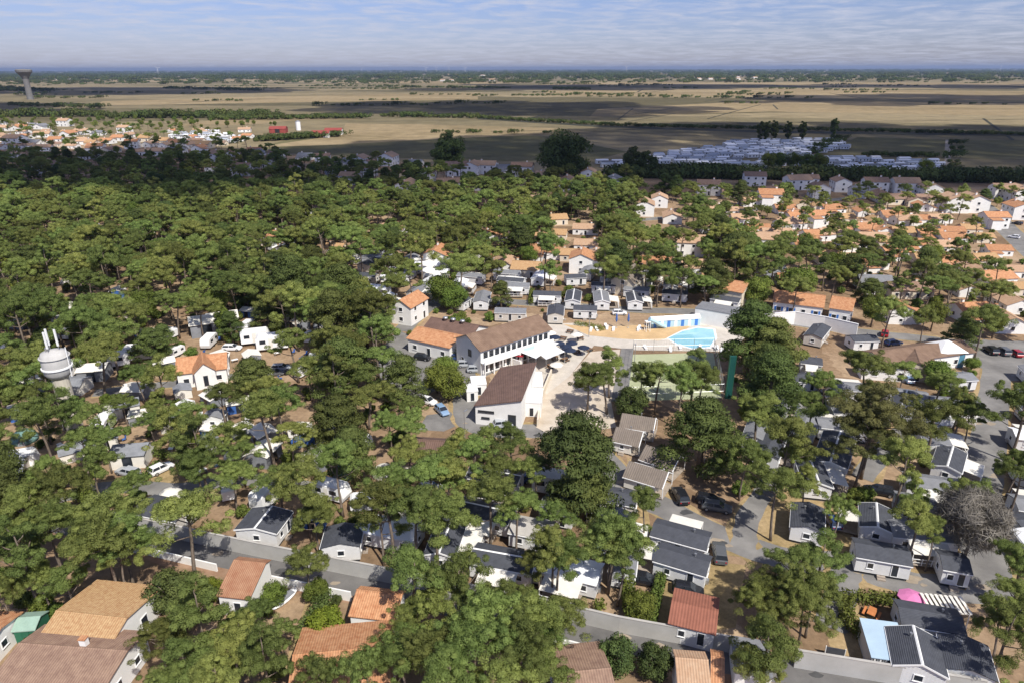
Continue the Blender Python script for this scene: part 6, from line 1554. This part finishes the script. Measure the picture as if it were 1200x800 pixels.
hb = MB(); hb.prism_x([(-5, 0), (5, 0), (5, 5), (0, 7), (-5, 5)], -9, 9, M_white); hb.prism_x([(-5.4, 4.9), (0, 7.05), (5.4, 4.9), (5.4, 5.2), (0, 7.35), (-5.4, 5.2)], -9.3, 9.3, M_ttan)
pts = []
for i in range(46):
    d_ = random.uniform(3800, 9000); px_ = random.uniform(-40, 1240)
    if random.random() < .5: px_ = random.gauss(random.choice((250, 760, 860, 1120, 620)), 30)
    for k in range(random.randint(2, 7)): pts.append(((px_ - 600) / 800 * d_ * .93 + random.uniform(-150, 150), d_ + random.uniform(-90, 90), random.uniform(.9, 1.8), random.uniform(-.5, .5)))
tag(scatter('distant_village', [hb.mesh('far_house')], pts), 'tiny pale houses of far villages along the horizon', 'village')

# ------------------------------------------------------------------ clouds overhead, out of the frame, whose shadows cross the marsh and the wood
def cloud_mat():
    m = bpy.data.materials.new('cloud'); m.use_nodes = True; t = m.node_tree; b = t.nodes['Principled BSDF']; out = t.nodes['Material Output']
    b.inputs['Base Color'].default_value = (.85, .86, .88, 1); b.inputs['Roughness'].default_value = 1; b.inputs['Specular IOR Level'].default_value = 0
    tp = t.nodes.new('ShaderNodeBsdfTransparent'); ms = t.nodes.new('ShaderNodeMixShader'); ms.inputs[0].default_value = .45
    t.links.new(b.outputs[0], ms.inputs[1]); t.links.new(tp.outputs[0], ms.inputs[2]); t.links.new(ms.outputs[0], out.inputs['Surface'])
    return m
M_cloud = cloud_mat()
import bmesh
def cloud(poly_px, alt, sp, label, seed):
    rd = random.Random(seed)
    pw = [W(*q, 0) for q in poly_px]; pw = [(v.x, v.y) for v in pw]
    off = SUN_H * alt / math.tan(SUN_EL)
    x0, x1 = min(v[0] for v in pw), max(v[0] for v in pw); y0, y1 = min(v[1] for v in pw), max(v[1] for v in pw)
    ico = bmesh.new(); bmesh.ops.create_icosphere(ico, subdivisions=2, radius=1.0)
    iv = np.array([v.co[:] for v in ico.verts]); fi = np.array([[v.index for v in f.verts] for f in ico.faces]); ico.free()
    V = []; F = []; k = 0; c0 = ((x0 + x1) / 2 + off.x, (y0 + y1) / 2 + off.y)
    x = x0
    while x < x1:
        y = y0
        while y < y1:
            if inpoly(x + rd.uniform(-.4, .4) * sp, y + rd.uniform(-.4, .4) * sp, pw):
                r = sp * rd.uniform(.65, 1.0); ns = 1 + .16 * np.sin(iv @ np.array([3.1, 4.3, 2.7]) + rd.uniform(0, 6))[:, None]
                vv = iv * ns * r; vv[:, 2] *= .45; vv[:, 2] = np.maximum(vv[:, 2], -.12 * r)
                V.append(vv + np.array([x + off.x - c0[0] + rd.uniform(-.3, .3) * sp, y + off.y - c0[1] + rd.uniform(-.3, .3) * sp, rd.uniform(0, .2) * sp])); F.append(fi + k); k += len(iv)
            y += sp
        x += sp
    V = np.concatenate(V); F = np.concatenate(F)
    me = bpy.data.meshes.new('cloud'); me.from_pydata(V.tolist(), [], F.tolist()); me.materials.append(M_cloud); me.polygons.foreach_set('use_smooth', [True] * len(F))
    o = obj('cloud', me, None, (c0[0], c0[1], alt)); o['kind'] = 'structure'
    return o
cloud([(-300, 238), (100, 240), (300, 236), (500, 230), (700, 228), (860, 230), (1000, 231), (1400, 228), (1400, 150), (1000, 146), (800, 144), (700, 152), (560, 163), (430, 170), (300, 177), (120, 178), (-300, 174)], 900, 42, '', 1)
cloud([(330, 131), (560, 137), (760, 138), (830, 128), (700, 121), (560, 119), (380, 120)], 1000, 70, '', 2)
cloud([(900, 121), (1300, 124), (1300, 112), (1000, 111), (880, 115)], 1000, 90, '', 3)
cloud([(-200, 110), (200, 112), (330, 108), (300, 103), (-200, 103)], 1100, 130, '', 4)
cloud([(560, 107), (900, 103.5), (1300, 103.5), (1300, 99.5), (560, 99.5)], 1100, 180, '', 5)
cloud([(-150, 127), (60, 132), (90, 122), (-100, 120)], 1000, 70, '', 6)

# ------------------------------------------------------------------ air
hz = MB(); hz.box(-50000, 50000, -350, 52000, -1.0, 150, M_white)
hm = bpy.data.materials.new('haze_air'); hm.use_nodes = True; ht = hm.node_tree; ht.nodes.clear()
ho = ht.nodes.new('ShaderNodeOutputMaterial'); pv = ht.nodes.new('ShaderNodeVolumePrincipled')
pv.inputs['Color'].default_value = (.44, .56, .80, 1); pv.inputs['Density'].default_value = 0.000048; pv.inputs['Anisotropy'].default_value = 0.2
ht.links.new(pv.outputs[0], ho.inputs['Volume'])
hm.cycles.homogeneous_volume = True if hasattr(hm.cycles, 'homogeneous_volume') else None
me = hz.mesh('haze'); me.materials.clear(); me.materials.append(hm)
stuff(obj('haze', me))
